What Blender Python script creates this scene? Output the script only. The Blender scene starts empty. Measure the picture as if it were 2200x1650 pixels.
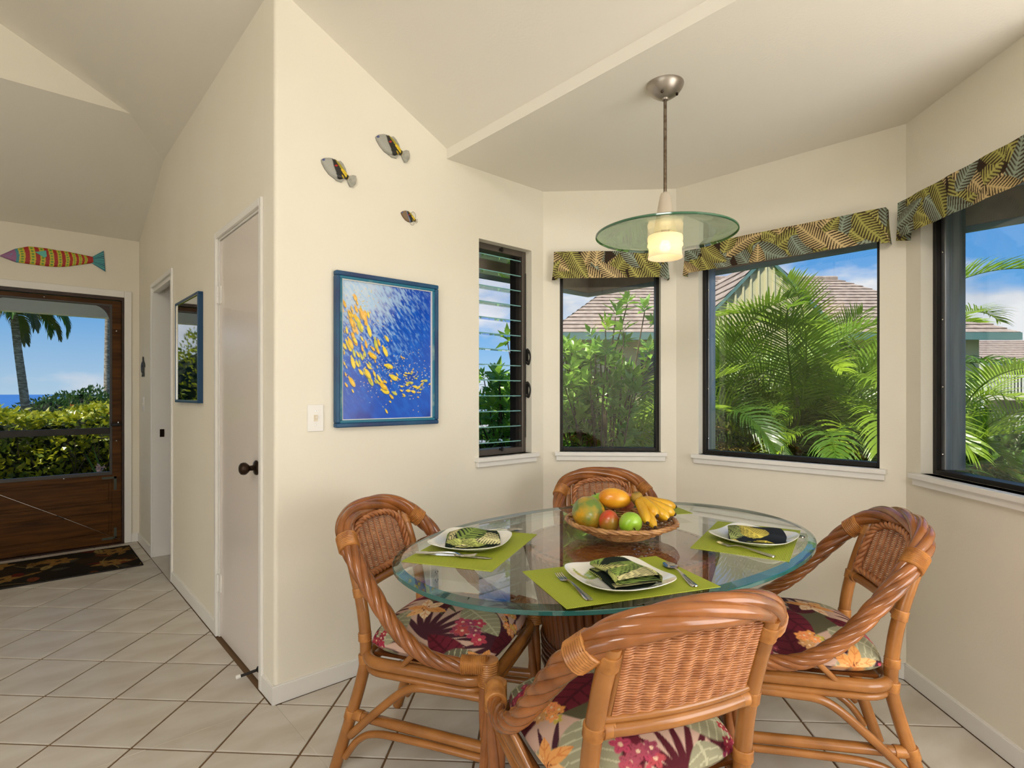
import bpy, math, random
import numpy as np
from mathutils import Vector, Matrix

random.seed(7)
RNG = np.random.default_rng(7)
scene = bpy.context.scene
COL = scene.collection
R = math.radians

# ------------------------------------------------------------------ camera
cam_d = bpy.data.cameras.new('camera')
cam_d.sensor_width = 36.0
cam_d.lens = 36.0 * 1197.0 / 2200.0
cam_d.shift_y = 22.0 / 2200.0
cam_d.clip_start = 0.05
cam_d.clip_end = 90000.0
cam = bpy.data.objects.new('camera', cam_d)
COL.objects.link(cam)
cam.location = (-0.777, -2.32, 1.25)
cam.rotation_euler = (R(90), 0, R(-41.6))
scene.camera = cam

# ------------------------------------------------------------------ view
vs = scene.view_settings
vs.view_transform = 'Standard'
vs.look = 'None'
vs.gamma = 1.0
vs.use_curve_mapping = False
vs.exposure = 0.0
scene.cycles.use_denoising = True
scene.cycles.max_bounces = 7
scene.cycles.diffuse_bounces = 4
scene.cycles.glossy_bounces = 4
scene.cycles.transparent_max_bounces = 14
scene.cycles.use_adaptive_sampling = True
scene.cycles.adaptive_threshold = 0.1
scene.cycles.adaptive_min_samples = 16
scene.cycles.use_light_tree = False
scene.cycles.sample_clamp_indirect = 6.0

# ------------------------------------------------------------------ sky
SKY_STRENGTH = 0.92
wd = bpy.data.worlds.new('sky')
scene.world = wd
wd.use_nodes = True
nt = wd.node_tree
nt.nodes.clear()
def wn(t, **k):
    n = nt.nodes.new(t)
    for a, b in k.items():
        setattr(n, a, b)
    return n
w_out = wn('ShaderNodeOutputWorld')
w_bg = wn('ShaderNodeBackground')
w_bg.inputs['Strength'].default_value = SKY_STRENGTH
w_tc = wn('ShaderNodeTexCoord')
w_sep = wn('ShaderNodeSeparateXYZ')
nt.links.new(w_tc.outputs['Generated'], w_sep.inputs[0])
w_blue = wn('ShaderNodeValToRGB')
cr = w_blue.color_ramp
cr.elements[0].position = 0.0
cr.elements[0].color = (0.52, 0.74, 0.93, 1)
cr.elements[1].position = 0.75
cr.elements[1].color = (0.05, 0.19, 0.60, 1)
e = cr.elements.new(0.12); e.color = (0.17, 0.47, 0.90, 1)
e = cr.elements.new(0.33); e.color = (0.07, 0.31, 0.82, 1)
nt.links.new(w_sep.outputs['Z'], w_blue.inputs[0])
w_map = wn('ShaderNodeMapping')
w_map.inputs['Scale'].default_value = (1.0, 1.0, 2.6)
w_map.inputs['Location'].default_value = (0.35, 2.3, 0.45)
nt.links.new(w_tc.outputs['Generated'], w_map.inputs[0])
w_n1 = wn('ShaderNodeTexNoise')
w_n1.inputs['Scale'].default_value = 3.1
w_n1.inputs['Detail'].default_value = 7
w_n1.inputs['Roughness'].default_value = 0.52
nt.links.new(w_map.outputs[0], w_n1.inputs['Vector'])
w_lowz = wn('ShaderNodeMapRange')          # more cloud near the horizon
w_lowz.inputs['From Min'].default_value = 0.0
w_lowz.inputs['From Max'].default_value = 0.5
w_lowz.inputs['To Min'].default_value = 0.055
w_lowz.inputs['To Max'].default_value = -0.03
nt.links.new(w_sep.outputs['Z'], w_lowz.inputs[0])
w_add = wn('ShaderNodeMath', operation='ADD')
nt.links.new(w_n1.outputs['Fac'], w_add.inputs[0])
nt.links.new(w_lowz.outputs[0], w_add.inputs[1])
w_mask = wn('ShaderNodeValToRGB')
w_mask.color_ramp.elements[0].position = 0.53
w_mask.color_ramp.elements[1].position = 0.63
nt.links.new(w_add.outputs[0], w_mask.inputs[0])
w_n2 = wn('ShaderNodeTexNoise')
w_n2.inputs['Scale'].default_value = 6.0
w_n2.inputs['Detail'].default_value = 5
nt.links.new(w_map.outputs[0], w_n2.inputs['Vector'])
w_cc = wn('ShaderNodeValToRGB')
w_cc.color_ramp.elements[0].position = 0.35
w_cc.color_ramp.elements[0].color = (0.55, 0.63, 0.78, 1)
w_cc.color_ramp.elements[1].position = 0.62
w_cc.color_ramp.elements[1].color = (0.95, 0.96, 1.0, 1)
nt.links.new(w_n2.outputs['Fac'], w_cc.inputs[0])
w_mix = wn('ShaderNodeMixRGB')
nt.links.new(w_mask.outputs[0], w_mix.inputs['Fac'])
nt.links.new(w_blue.outputs[0], w_mix.inputs['Color1'])
nt.links.new(w_cc.outputs[0], w_mix.inputs['Color2'])
nt.links.new(w_mix.outputs[0], w_bg.inputs['Color'])
nt.links.new(w_bg.outputs[0], w_out.inputs[0])

# ------------------------------------------------------------------ sun
def add_light(name, kind, loc, rot, energy, color=(1, 1, 1), **k):
    d = bpy.data.lights.new(name, kind)
    d.energy = energy
    d.color = color
    for a, b in k.items():
        setattr(d, a, b)
    o = bpy.data.objects.new(name, d)
    COL.objects.link(o)
    o.location = loc
    o.rotation_euler = rot
    return o
sun_dir = Vector((0.50, 0.07, -0.86)).normalized()
sun = add_light('sun', 'SUN', (0, 0, 20), sun_dir.to_track_quat('-Z', 'Y').to_euler(), 7.0, (1.0, 0.94, 0.82), angle=R(0.6))
# unseen fill lights added in made-up openings of kitchen and great room
fill_kitchen = add_light('fill_light_kitchen', 'AREA', (0.88, -3.64, 1.2), (R(124), 0, 0), 42.0, (1.0, 0.98, 0.96), shape='RECTANGLE', size=1.15, size_y=2.0)
fill_rear = add_light('fill_light_rear', 'AREA', (-0.65, -5.93, 1.25), (R(101), 0, 0), 14.0, (1.0, 0.98, 0.97), shape='RECTANGLE', size=1.4, size_y=2.1)
fill_side = add_light('fill_light_side', 'AREA', (-5.13, -2.6, 1.25), (R(112), 0, R(-90)), 48.0, (1.0, 0.98, 0.96), shape='RECTANGLE', size=3.2, size_y=2.1)
# added overhead fill standing in for flash bounced off the ceiling
fill_top = add_light('fill_light_overhead', 'AREA', (-3.4, -3.8, 3.35), (0, R(-26.565), 0), 100.0, (1.0, 0.98, 0.96), shape='RECTANGLE', size=1.2, size_y=2.0)

# ------------------------------------------------------------------ helpers
def lin(c):
    return tuple(((x / 255.0) / 12.92 if x / 255.0 <= 0.04045 else (((x / 255.0) + 0.055) / 1.055) ** 2.4) for x in c)
def lin4(c):
    return lin(c) + (1.0,)

class MB:
    def __init__(s):
        s.v = []; s.f = []; s.mi = []
    def add(s, vs_, fs, mi=0):
        b = len(s.v)
        s.v.extend(tuple(map(float, p)) for p in vs_)
        for f in fs:
            s.f.append(tuple(b + i for i in f)); s.mi.append(mi)
        return s
    def box(s, x0, x1, y0, y1, z0, z1, mi=0, M=None):
        vs_ = [(x, y, z) for z in (z0, z1) for y in (y0, y1) for x in (x0, x1)]
        if M is not None:
            vs_ = [tuple(M @ Vector(p)) for p in vs_]
        return s.add(vs_, [(0, 2, 3, 1), (4, 5, 7, 6), (0, 1, 5, 4), (2, 6, 7, 3), (0, 4, 6, 2), (1, 3, 7, 5)], mi)
    def prism(s, poly, z0, z1, mi=0):
        n = len(poly)
        a = sum(poly[i][0] * poly[(i + 1) % n][1] - poly[(i + 1) % n][0] * poly[i][1] for i in range(n))
        if a < 0:
            poly = poly[::-1]
        zf0 = z0 if callable(z0) else (lambda x, y: z0)
        zf1 = z1 if callable(z1) else (lambda x, y: z1)
        vs_ = [(x, y, zf0(x, y)) for x, y in poly] + [(x, y, zf1(x, y)) for x, y in poly]
        fs = [tuple(range(n))[::-1], tuple(range(n, 2 * n))] + [(i, (i + 1) % n, n + (i + 1) % n, n + i) for i in range(n)]
        return s.add(vs_, fs, mi)
    def tube(s, path, r, n=8, closed=False, caps=True, mi=0, flat=1.0):
        P = [Vector(p) for p in path]
        m = len(P)
        rr = r if isinstance(r, (list, tuple, np.ndarray)) else [r] * m
        T, N, B = frames(P, closed)
        vs_ = []
        for i in range(m):
            for k in range(n):
                a = 2 * math.pi * k / n
                vs_.append(P[i] + N[i] * (rr[i] * math.cos(a)) + B[i] * (rr[i] * flat * math.sin(a)))
        fs = []
        for i in range(m if closed else m - 1):
            j = (i + 1) % m
            for k in range(n):
                k2 = (k + 1) % n
                fs.append((i * n + k, i * n + k2, j * n + k2, j * n + k))
        if caps and not closed:
            fs.append(tuple(range(n))[::-1]); fs.append(tuple(range((m - 1) * n, m * n)))
        return s.add(vs_, fs, mi)
    def lathe(s, prof, n=24, mi=0, c=(0, 0, 0)):
        m = len(prof)
        vs_ = []
        for r, z in prof:
            for k in range(n):
                a = 2 * math.pi * k / n
                vs_.append((c[0] + r * math.cos(a), c[1] + r * math.sin(a), c[2] + z))
        fs = []
        for i in range(m - 1):
            for k in range(n):
                k2 = (k + 1) % n
                fs.append((i * n + k, i * n + k2, (i + 1) * n + k2, (i + 1) * n + k))
        if prof[0][0] > 1e-6:
            fs.append(tuple(range(n))[::-1])
        if prof[-1][0] > 1e-6:
            fs.append(tuple(range((m - 1) * n, m * n)))
        return s.add(vs_, fs, mi)
    def grid(s, pts, nu, nv, mi=0, closed_u=False):
        fs = []
        for j in range(nv - 1):
            for i in range(nu if closed_u else nu - 1):
                i2 = (i + 1) % nu
                fs.append((j * nu + i, j * nu + i2, (j + 1) * nu + i2, (j + 1) * nu + i))
        return s.add(pts, fs, mi)
    def mesh(s, name, mats, smooth=None):
        me = bpy.data.meshes.new(name)
        me.from_pydata(s.v, [], s.f)
        for m_ in (mats if isinstance(mats, (list, tuple)) else [mats]):
            me.materials.append(m_)
        if any(s.mi):
            me.polygons.foreach_set('material_index', s.mi)
        if smooth is not None:
            me.shade_smooth()
            if smooth < 179:
                me.set_sharp_from_angle(angle=R(smooth))
        me.update()
        return me
    def build(s, name, mats, parent=None, smooth=None, bevel=0, loc=None, rz=None):
        o = bpy.data.objects.new(name, s.mesh(name, mats, smooth))
        COL.objects.link(o)
        if parent is not None:
            o.parent = parent
        if loc is not None:
            o.location = loc
        if rz is not None:
            o.rotation_euler = (0, 0, rz)
        if bevel:
            b = o.modifiers.new('bevel', 'BEVEL')
            b.width = bevel; b.segments = 2; b.limit_method = 'ANGLE'; b.angle_limit = R(40)
        return o

def frames(P, closed=False):
    m = len(P)
    T = []
    for i in range(m):
        if closed:
            t = P[(i + 1) % m] - P[i - 1]
        else:
            t = P[min(i + 1, m - 1)] - P[max(i - 1, 0)]
        T.append(t.normalized())
    up = Vector((0, 0, 1)) if abs(T[0].z) < 0.9 else Vector((1, 0, 0))
    n0 = (up - T[0] * up.dot(T[0])).normalized()
    N = [n0]
    for i in range(1, m):
        n = N[-1] - T[i] * N[-1].dot(T[i])
        N.append(n.normalized())
    B = [T[i].cross(N[i]) for i in range(m)]
    return T, N, B

def spline(pts, n):
    P = [Vector(p) for p in pts]
    P = [P[0] * 2 - P[1]] + P + [P[-1] * 2 - P[-2]]
    out = []
    segs = len(P) - 3
    for q in range(n):
        t = q / (n - 1) * segs
        i = min(int(t), segs - 1)
        u = t - i
        p0, p1, p2, p3 = P[i:i + 4]
        out.append(0.5 * ((2 * p1) + (p2 - p0) * u + (2 * p0 - 5 * p1 + 4 * p2 - p3) * u * u + (3 * p1 - p0 - 3 * p2 + p3) * u ** 3))
    return out

def rope(mb, path, rad, strands=4, twist=14.0, n=6, sr=0.62, off=0.5, closed=False, twist_at=None):
    """strands wound about a path; rad may vary along it"""
    P = [Vector(p) for p in path]
    m = len(P)
    rr = rad if isinstance(rad, (list, tuple)) else [rad] * m
    T, N, B = frames(P, closed)
    s = [0.0]
    for i in range(1, m):
        s.append(s[-1] + (P[i] - P[i - 1]).length)
    ph = [twist * q for q in s]
    if twist_at is not None:
        ph = [0.0]
        for i in range(1, m):
            ph.append(ph[-1] + twist_at(i / (m - 1)) * (s[i] - s[i - 1]))
    for k in range(strands):
        path2 = []
        for i in range(m):
            a = 2 * math.pi * k / strands + ph[i]
            path2.append(P[i] + (N[i] * math.cos(a) + B[i] * math.sin(a)) * rr[i] * off)
        mb.tube(path2, [q * sr for q in rr], n, closed=closed)
    return mb

def thing(name, label, cat, loc=(0, 0, 0), rz=0.0, group=None, kind=None):
    o = bpy.data.objects.new(name, None)
    COL.objects.link(o)
    o.empty_display_size = 0.1
    o.location = loc
    o.rotation_euler = (0, 0, rz)
    tag(o, label, cat, group, kind)
    return o
def tag(o, label=None, cat=None, group=None, kind=None):
    if label: o['label'] = label
    if cat: o['category'] = cat
    if group: o['group'] = group
    if kind: o['kind'] = kind
    return o
def struct(o, label, cat):
    return tag(o, label, cat, kind='structure')
def link_copy(src, parent=None):
    c = src.copy()
    COL.objects.link(c)
    if parent is not None:
        c.parent = parent
    return c
def dup(root, label=None, loc=None, rz=None):
    r = link_copy(root)
    if label: r['label'] = label
    if loc is not None: r.location = loc
    if rz is not None: r.rotation_euler = (0, 0, rz)
    for ch in list(root.children):
        c = link_copy(ch, r)
        for g in list(ch.children):
            link_copy(g, c)
    return r
def rot_to(d):
    return Vector(d).normalized().to_track_quat('Z', 'Y').to_matrix().to_4x4()

# ------------------------------------------------------------------ materials
MATS = {}
def mat(name, color, rough=0.5, metal=0.0, color2=None, nscale=8.0, ndetail=3, stretch=(1, 1, 1), ramp=(0.35, 0.65), bump=0.0, bscale=60.0, spec=0.5, coat=0.0, attr=False, rand=0.0, sheen=0.0, trans=0.0):
    m = bpy.data.materials.new(name)
    m.use_nodes = True
    t = m.node_tree
    b = t.nodes['Principled BSDF']
    b.inputs['Roughness'].default_value = rough
    b.inputs['Metallic'].default_value = metal
    b.inputs['Specular IOR Level'].default_value = spec
    b.inputs['Coat Weight'].default_value = coat
    b.inputs['Coat Roughness'].default_value = 0.15
    b.inputs['Base Color'].default_value = lin4(color)
    tc = t.nodes.new('ShaderNodeTexCoord')
    src = None
    if attr:
        a = t.nodes.new('ShaderNodeVertexColor'); a.layer_name = 'paint'
        src = a.outputs['Color']
    elif color2 is not None:
        mp = t.nodes.new('ShaderNodeMapping')
        mp.inputs['Scale'].default_value = stretch
        t.links.new(tc.outputs['Object'], mp.inputs[0])
        nz = t.nodes.new('ShaderNodeTexNoise')
        nz.inputs['Scale'].default_value = nscale
        nz.inputs['Detail'].default_value = ndetail
        t.links.new(mp.outputs[0], nz.inputs['Vector'])
        rp = t.nodes.new('ShaderNodeValToRGB')
        rp.color_ramp.elements[0].position = ramp[0]
        rp.color_ramp.elements[1].position = ramp[1]
        rp.color_ramp.elements[0].color = lin4(color)
        rp.color_ramp.elements[1].color = lin4(color2)
        t.links.new(nz.outputs['Fac'], rp.inputs[0])
        src = rp.outputs[0]
    if rand:
        oi = t.nodes.new('ShaderNodeObjectInfo')
        mr = t.nodes.new('ShaderNodeMapRange')
        mr.inputs['To Min'].default_value = 1 - rand
        mr.inputs['To Max'].default_value = 1 + rand
        t.links.new(oi.outputs['Random'], mr.inputs[0])
        hs = t.nodes.new('ShaderNodeHueSaturation')
        t.links.new(mr.outputs[0], hs.inputs['Value'])
        if src is not None:
            t.links.new(src, hs.inputs['Color'])
        else:
            hs.inputs['Color'].default_value = lin4(color)
        src = hs.outputs[0]
    if src is not None:
        t.links.new(src, b.inputs['Base Color'])
    if bump:
        nb = t.nodes.new('ShaderNodeTexNoise')
        nb.inputs['Scale'].default_value = bscale
        nb.inputs['Detail'].default_value = 3
        t.links.new(tc.outputs['Object'], nb.inputs['Vector'])
        bp = t.nodes.new('ShaderNodeBump')
        bp.inputs['Strength'].default_value = bump
        bp.inputs['Distance'].default_value = 0.002
        t.links.new(nb.outputs['Fac'], bp.inputs['Height'])
        t.links.new(bp.outputs[0], b.inputs['Normal'])
    MATS[name] = m
    return m

def thin_glass(name, tint, ior=1.5, rough=0.0, gloss=(1, 1, 1)):
    m = bpy.data.materials.new(name)
    m.use_nodes = True
    t = m.node_tree
    t.nodes.clear()
    o = t.nodes.new('ShaderNodeOutputMaterial')
    mx = t.nodes.new('ShaderNodeMixShader')
    fr = t.nodes.new('ShaderNodeFresnel'); fr.inputs['IOR'].default_value = ior
    # use the front-side fresnel on both faces of the sheet
    ge = t.nodes.new('ShaderNodeNewGeometry')
    vm = t.nodes.new('ShaderNodeVectorMath'); vm.operation = 'DOT_PRODUCT'
    t.links.new(ge.outputs['Incoming'], vm.inputs[0]); t.links.new(ge.outputs['Normal'], vm.inputs[1])
    ab = t.nodes.new('ShaderNodeMath'); ab.operation = 'ABSOLUTE'
    t.links.new(vm.outputs['Value'], ab.inputs[0])
    om = t.nodes.new('ShaderNodeMath'); om.operation = 'SUBTRACT'; om.inputs[0].default_value = 1.0
    t.links.new(ab.outputs[0], om.inputs[1])
    pw = t.nodes.new('ShaderNodeMath'); pw.operation = 'POWER'; pw.inputs[1].default_value = 5.0
    t.links.new(om.outputs[0], pw.inputs[0])
    ma = t.nodes.new('ShaderNodeMath'); ma.operation = 'MULTIPLY_ADD'
    f0 = ((ior - 1) / (ior + 1)) ** 2
    ma.inputs[1].default_value = 1 - f0; ma.inputs[2].default_value = f0
    t.links.new(pw.outputs[0], ma.inputs[0])
    t.nodes.remove(fr)
    tr = t.nodes.new('ShaderNodeBsdfTransparent'); tr.inputs[0].default_value = tint + (1,)
    gl = t.nodes.new('ShaderNodeBsdfGlossy'); gl.inputs['Roughness'].default_value = rough
    gl.inputs['Color'].default_value = gloss + (1,)
    t.links.new(ma.outputs[0], mx.inputs[0])
    t.links.new(tr.outputs[0], mx.inputs[1]); t.links.new(gl.outputs[0], mx.inputs[2])
    t.links.new(mx.outputs[0], o.inputs[0])
    MATS[name] = m
    return m

def leaf_mat(name, c1, c2, rand=0.35, gloss=0.045, hue=0.03):
    """diffuse + translucent leaf, tone differing from one frond or cluster to the next"""
    m = bpy.data.materials.new(name)
    m.use_nodes = True
    t = m.node_tree
    t.nodes.clear()
    o = t.nodes.new('ShaderNodeOutputMaterial')
    oi = t.nodes.new('ShaderNodeObjectInfo')
    tc = t.nodes.new('ShaderNodeTexCoord')
    nz = t.nodes.new('ShaderNodeTexNoise'); nz.inputs['Scale'].default_value = 5.0
    t.links.new(tc.outputs['Object'], nz.inputs['Vector'])
    mx0 = t.nodes.new('ShaderNodeMath'); mx0.operation = 'MULTIPLY_ADD'
    mx0.inputs[1].default_value = 0.65
    sc_ = t.nodes.new('ShaderNodeMath'); sc_.operation = 'MULTIPLY'; sc_.inputs[1].default_value = 0.5
    t.links.new(nz.outputs['Fac'], sc_.inputs[0])
    t.links.new(oi.outputs['Random'], mx0.inputs[0]); t.links.new(sc_.outputs[0], mx0.inputs[2])
    mc = t.nodes.new('ShaderNodeMixRGB')
    mc.inputs['Color1'].default_value = lin4(c1); mc.inputs['Color2'].default_value = lin4(c2)
    t.links.new(mx0.outputs[0], mc.inputs['Fac'])
    df = t.nodes.new('ShaderNodeBsdfDiffuse'); tl = t.nodes.new('ShaderNodeBsdfTranslucent')
    gl = t.nodes.new('ShaderNodeBsdfGlossy'); gl.inputs['Roughness'].default_value = 0.35
    t.links.new(mc.outputs[0], df.inputs[0]); t.links.new(mc.outputs[0], tl.inputs[0])
    m1 = t.nodes.new('ShaderNodeMixShader'); m1.inputs[0].default_value = 0.38
    t.links.new(df.outputs[0], m1.inputs[1]); t.links.new(tl.outputs[0], m1.inputs[2])
    m2 = t.nodes.new('ShaderNodeMixShader'); m2.inputs[0].default_value = gloss
    t.links.new(m1.outputs[0], m2.inputs[1]); t.links.new(gl.outputs[0], m2.inputs[2])
    t.links.new(m2.outputs[0], o.inputs[0])
    MATS[name] = m
    return m

WALL = mat('wall_paint', (238, 231, 214), 0.75, color2=(235, 227, 208), nscale=1.3, bump=0.35, bscale=140, spec=0.3)
CEIL = mat('ceiling_paint', (238, 232, 219), 0.85, bump=0.3, bscale=110, spec=0.2)
TRIM = mat('white_trim', (238, 234, 226), 0.35, spec=0.5)
DOORW = mat('door_enamel', (226, 216, 206), 0.22, bump=0.12, bscale=90, spec=0.6)
GROUT = mat('grout', (116, 88, 58), 0.9)
TILE = mat('floor_tile', (208, 201, 189), 0.38, color2=(190, 179, 163), nscale=3.2, ndetail=6, stretch=(1, 2.4, 1), ramp=(0.38, 0.7), bump=0.12, bscale=20, rand=0.05)
BLACKF = mat('dark_bronze_frame', (38, 34, 30), 0.45, metal=0.4)
ALU = mat('aluminium', (150, 152, 156), 0.4, metal=0.8, color2=(125, 126, 130), nscale=4, stretch=(8, 8, 0.5))
STEEL = mat('steel', (200, 198, 192), 0.18, metal=1.0)
BRONZE = mat('bronze_knob', (52, 38, 28), 0.3, metal=0.8)
WOODD = mat('door_wood', (100, 62, 22), 0.4, color2=(58, 34, 10), nscale=3, ndetail=6, stretch=(1.2, 1, 14), ramp=(0.3, 0.72), spec=0.15)
WOODK = mat('door_wood_dark', (58, 32, 16), 0.45, color2=(40, 22, 10), nscale=4, stretch=(1, 1, 10))
RATTAN = mat('rattan', (174, 114, 56), 0.22, color2=(138, 86, 38), nscale=9, ndetail=4, stretch=(1, 1, 1), ramp=(0.3, 0.7), spec=0.5, coat=0.25)
RATTANR = mat('rattan_twist', (168, 102, 50), 0.2, color2=(116, 66, 28), nscale=11, ndetail=4, ramp=(0.3, 0.75), spec=0.5, coat=0.35)
RATTANB = mat('rattan_binding', (190, 128, 64), 0.35, color2=(156, 98, 44), nscale=30)
WICKER = mat('wicker', (192, 128, 80), 0.3, color2=(158, 96, 54), nscale=40, coat=0.15)
RATTAND = mat('rattan_dark', (128, 74, 32), 0.25, color2=(86, 44, 18), nscale=12, stretch=(1, 1, 0.15), coat=0.3)
GLASS = thin_glass('window_glass', (0.985, 0.995, 0.99), 1.45)
TGLASS = thin_glass('table_glass', (0.945, 0.97, 0.965), 1.5)
LGLASS = thin_glass('lamp_glass', (0.80, 0.88, 0.82), 1.5)
JGLASS = thin_glass('louvre_glass', (0.90, 0.95, 0.93), 1.6)
SCREEN = thin_glass('insect_screen', (0.93, 0.93, 0.93), 1.05)
TEAL = mat('glass_edge', (40, 104, 98), 0.06, color2=(30, 84, 80), nscale=3, spec=0.8, coat=0.5)
TEALB = thin_glass('glass_bevel', (0.30, 0.60, 0.60), 1.9)
GEDGE = mat('lamp_glass_edge', (60, 104, 76), 0.1, spec=0.8)
PAINTA = mat('painted_surface', (128, 128, 128), 0.45, attr=True)
PAINTG = mat('painted_glazed', (128, 128, 128), 0.12, attr=True, coat=0.6)
FABRIC = mat('printed_fabric', (128, 128, 128), 0.8, attr=True, bump=0.3, bscale=700, spec=0.2)

def paint_attr(me, cols):
    a = me.color_attributes.new('paint', 'FLOAT_COLOR', 'POINT')
    c = np.ones((len(me.vertices), 4), dtype=np.float32)
    c[:, :3] = cols
    a.data.foreach_set('color', c.ravel())

def vnoise(u, v, seed=0):
    """smooth value noise"""
    r = np.random.default_rng(seed).random((257, 257))
    iu = np.floor(u).astype(int); iv = np.floor(v).astype(int)
    fu = u - iu; fv = v - iv
    fu = fu * fu * (3 - 2 * fu); fv = fv * fv * (3 - 2 * fv)
    g = lambda a, b: r[a % 257, b % 257]
    return (g(iu, iv) * (1 - fu) + g(iu + 1, iv) * fu) * (1 - fv) + (g(iu, iv + 1) * (1 - fu) + g(iu + 1, iv + 1) * fu) * fv
def fbm(u, v, seed=0, o=4):
    t = 0; a = 0.5
    for k in range(o):
        t = t + a * vnoise(u * 2 ** k, v * 2 ** k, seed + k); a *= 0.5
    return t / (1 - 0.5 ** o)

class Paint:
    """flat printed pattern evaluated at points (u, v); colours become a colour attribute"""
    def __init__(s, u, v, base):
        s.u = np.asarray(u, float); s.v = np.asarray(v, float)
        s.c = np.tile(np.array(lin(base)), (len(s.u), 1))
    def put(s, mask, col, amt=1.0):
        m = np.clip(mask, 0, 1)[:, None] * amt
        col = np.array(col) if np.ndim(col) > 1 else np.array(lin(col))[None, :]
        s.c = s.c * (1 - m) + col * m
    def loc(s, cx, cy, ang):
        du = s.u - cx; dv = s.v - cy
        ca, sa = math.cos(ang), math.sin(ang)
        return du * ca + dv * sa, -du * sa + dv * ca
    def ell(s, cx, cy, a, b, ang, col, soft=0.15, amt=1.0):
        x, y = s.loc(cx, cy, ang)
        d = np.sqrt((x / a) ** 2 + (y / b) ** 2)
        s.put((1 - d) / soft + 0.5, col, amt)
    def leaf(s, cx, cy, L, W, ang, col, vein=None, nv=7, soft=0.12, bend=0.0, dark=0.75):
        x, y = s.loc(cx, cy, ang)
        t = x / L
        y = y - bend * L * t * (1 - t)
        inside = (t > 0) & (t < 1)
        w = W * np.sin(np.pi * np.clip(t, 0, 1) ** 0.8) ** 0.8 + 1e-6
        q = np.abs(y) / w
        m = np.where(inside, (1 - q) / soft + 0.3, 0)
        s.put(m, col)
        if vein is not None:
            ph = t * nv - np.abs(y) / W * 0.7
            vv = np.where(inside & (q < 0.97), (np.abs(ph - np.round(ph)) < 0.09) | (np.abs(y) < 0.02 * L), 0).astype(float)
            s.put(vv, vein, 0.7)
        return m
    def fern(s, cx, cy, L, W, ang, col, gap=None, n=13, duty=0.66, bend=0.0):
        x, y = s.loc(cx, cy, ang)
        t = x / L
        y = y - bend * L * t * (1 - t) * 2
        inside = (t > 0) & (t < 1)
        w = W * np.sin(np.pi * np.clip(t, 0, 1) ** 0.75) ** 0.7 + 1e-6
        q = np.abs(y) / w
        ph = t * n - (np.abs(y) / W) * 2.2
        fr_ = ph - np.floor(ph)
        fing = (fr_ < duty * (1.12 - 0.5 * q)) | (np.abs(y) < 0.018 * L)
        m = np.where(inside & (q < 1) & fing, 1.0, 0.0)
        if gap is not None:
            s.put(np.where(inside & (q < 0.98), 1.0, 0.0), gap)
        s.put(m, col)
        sh = np.where(inside & (q < 1) & fing & (fr_ < 0.14), 1.0, 0)
        s.put(sh, tuple(k * 0.6 for k in col), 0.6)
    def flower(s, cx, cy, r, col, core, petals=5, ang=0.0):
        x, y = s.loc(cx, cy, ang)
        d = np.hypot(x, y); th = np.arctan2(y, x)
        rad = r * (0.55 + 0.45 * np.abs(np.cos(th * petals / 2)))
        s.put((1 - d / rad) / 0.15 + 0.5, col)
        s.put(np.where((d < rad * 0.9) & (np.abs(np.sin(th * petals / 2)) < 0.12) & (d > r * 0.2), 0.6, 0.0), tuple(k * 0.7 for k in col))
        s.put((1 - d / (r * 0.22)) / 0.3 + 0.5, core)

# ================================================================== THE ROOM
# room axes: x runs along the wall with the painting, y along the hall; the outside corner of the hall is (0, 0)
C1 = (1.527, 0.0); C2 = (2.07, -0.543); C3 = (2.14, -1.64); C4 = (1.56, -2.22)
HALL_Y = 3.344
XL, YB, RIDGE = -5.2, -6.0, -2.2
main_z = lambda x, y: 2.488 + 0.5 * (0.843 - x)
far_z = lambda x, y: 2.488 + 0.5 * (0.843 - RIDGE) - 0.5 * (RIDGE - x)
entry_z = lambda x, y: 2.55 + 0.341 * (HALL_Y - y)

class WallFrame:
    """frame of a wall: x along it, y outward, z up"""
    def __init__(s, p0, p1):
        s.p0 = p0
        s.L = math.hypot(p1[0] - p0[0], p1[1] - p0[1])
        s.a = math.atan2(p1[1] - p0[1], p1[0] - p0[0])
    def at(s, u, d=0.0, z=0.0):
        return (s.p0[0] + u * math.cos(s.a) - d * math.sin(s.a), s.p0[1] + u * math.sin(s.a) + d * math.cos(s.a), z)

def wall_mesh(L, H, openings, T=0.13, u_start=0.0):
    mb = MB()
    u = u_start
    for (a, b, z0, z1) in sorted(openings):
        if a > u:
            mb.box(u, a, 0, T, 0, H)
        if z0 > 0.001:
            mb.box(a, b, 0, T, 0, z0)
        if z1 < H:
            mb.box(a, b, 0, T, z1, H)
        u = b
    if u < L:
        mb.box(u, L, 0, T, 0, H)
    return mb

def wall(name, p0, p1, H, openings=(), label='', T=0.13, u_start=0.0, extra=0.0):
    W = WallFrame(p0, p1)
    o = wall_mesh(W.L + extra, H, list(openings), T, u_start).build(name, WALL, loc=(p0[0], p0[1], 0), rz=W.a)
    struct(o, label, 'wall')
    return W, o

WIN = (0.915, 2.075)
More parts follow.
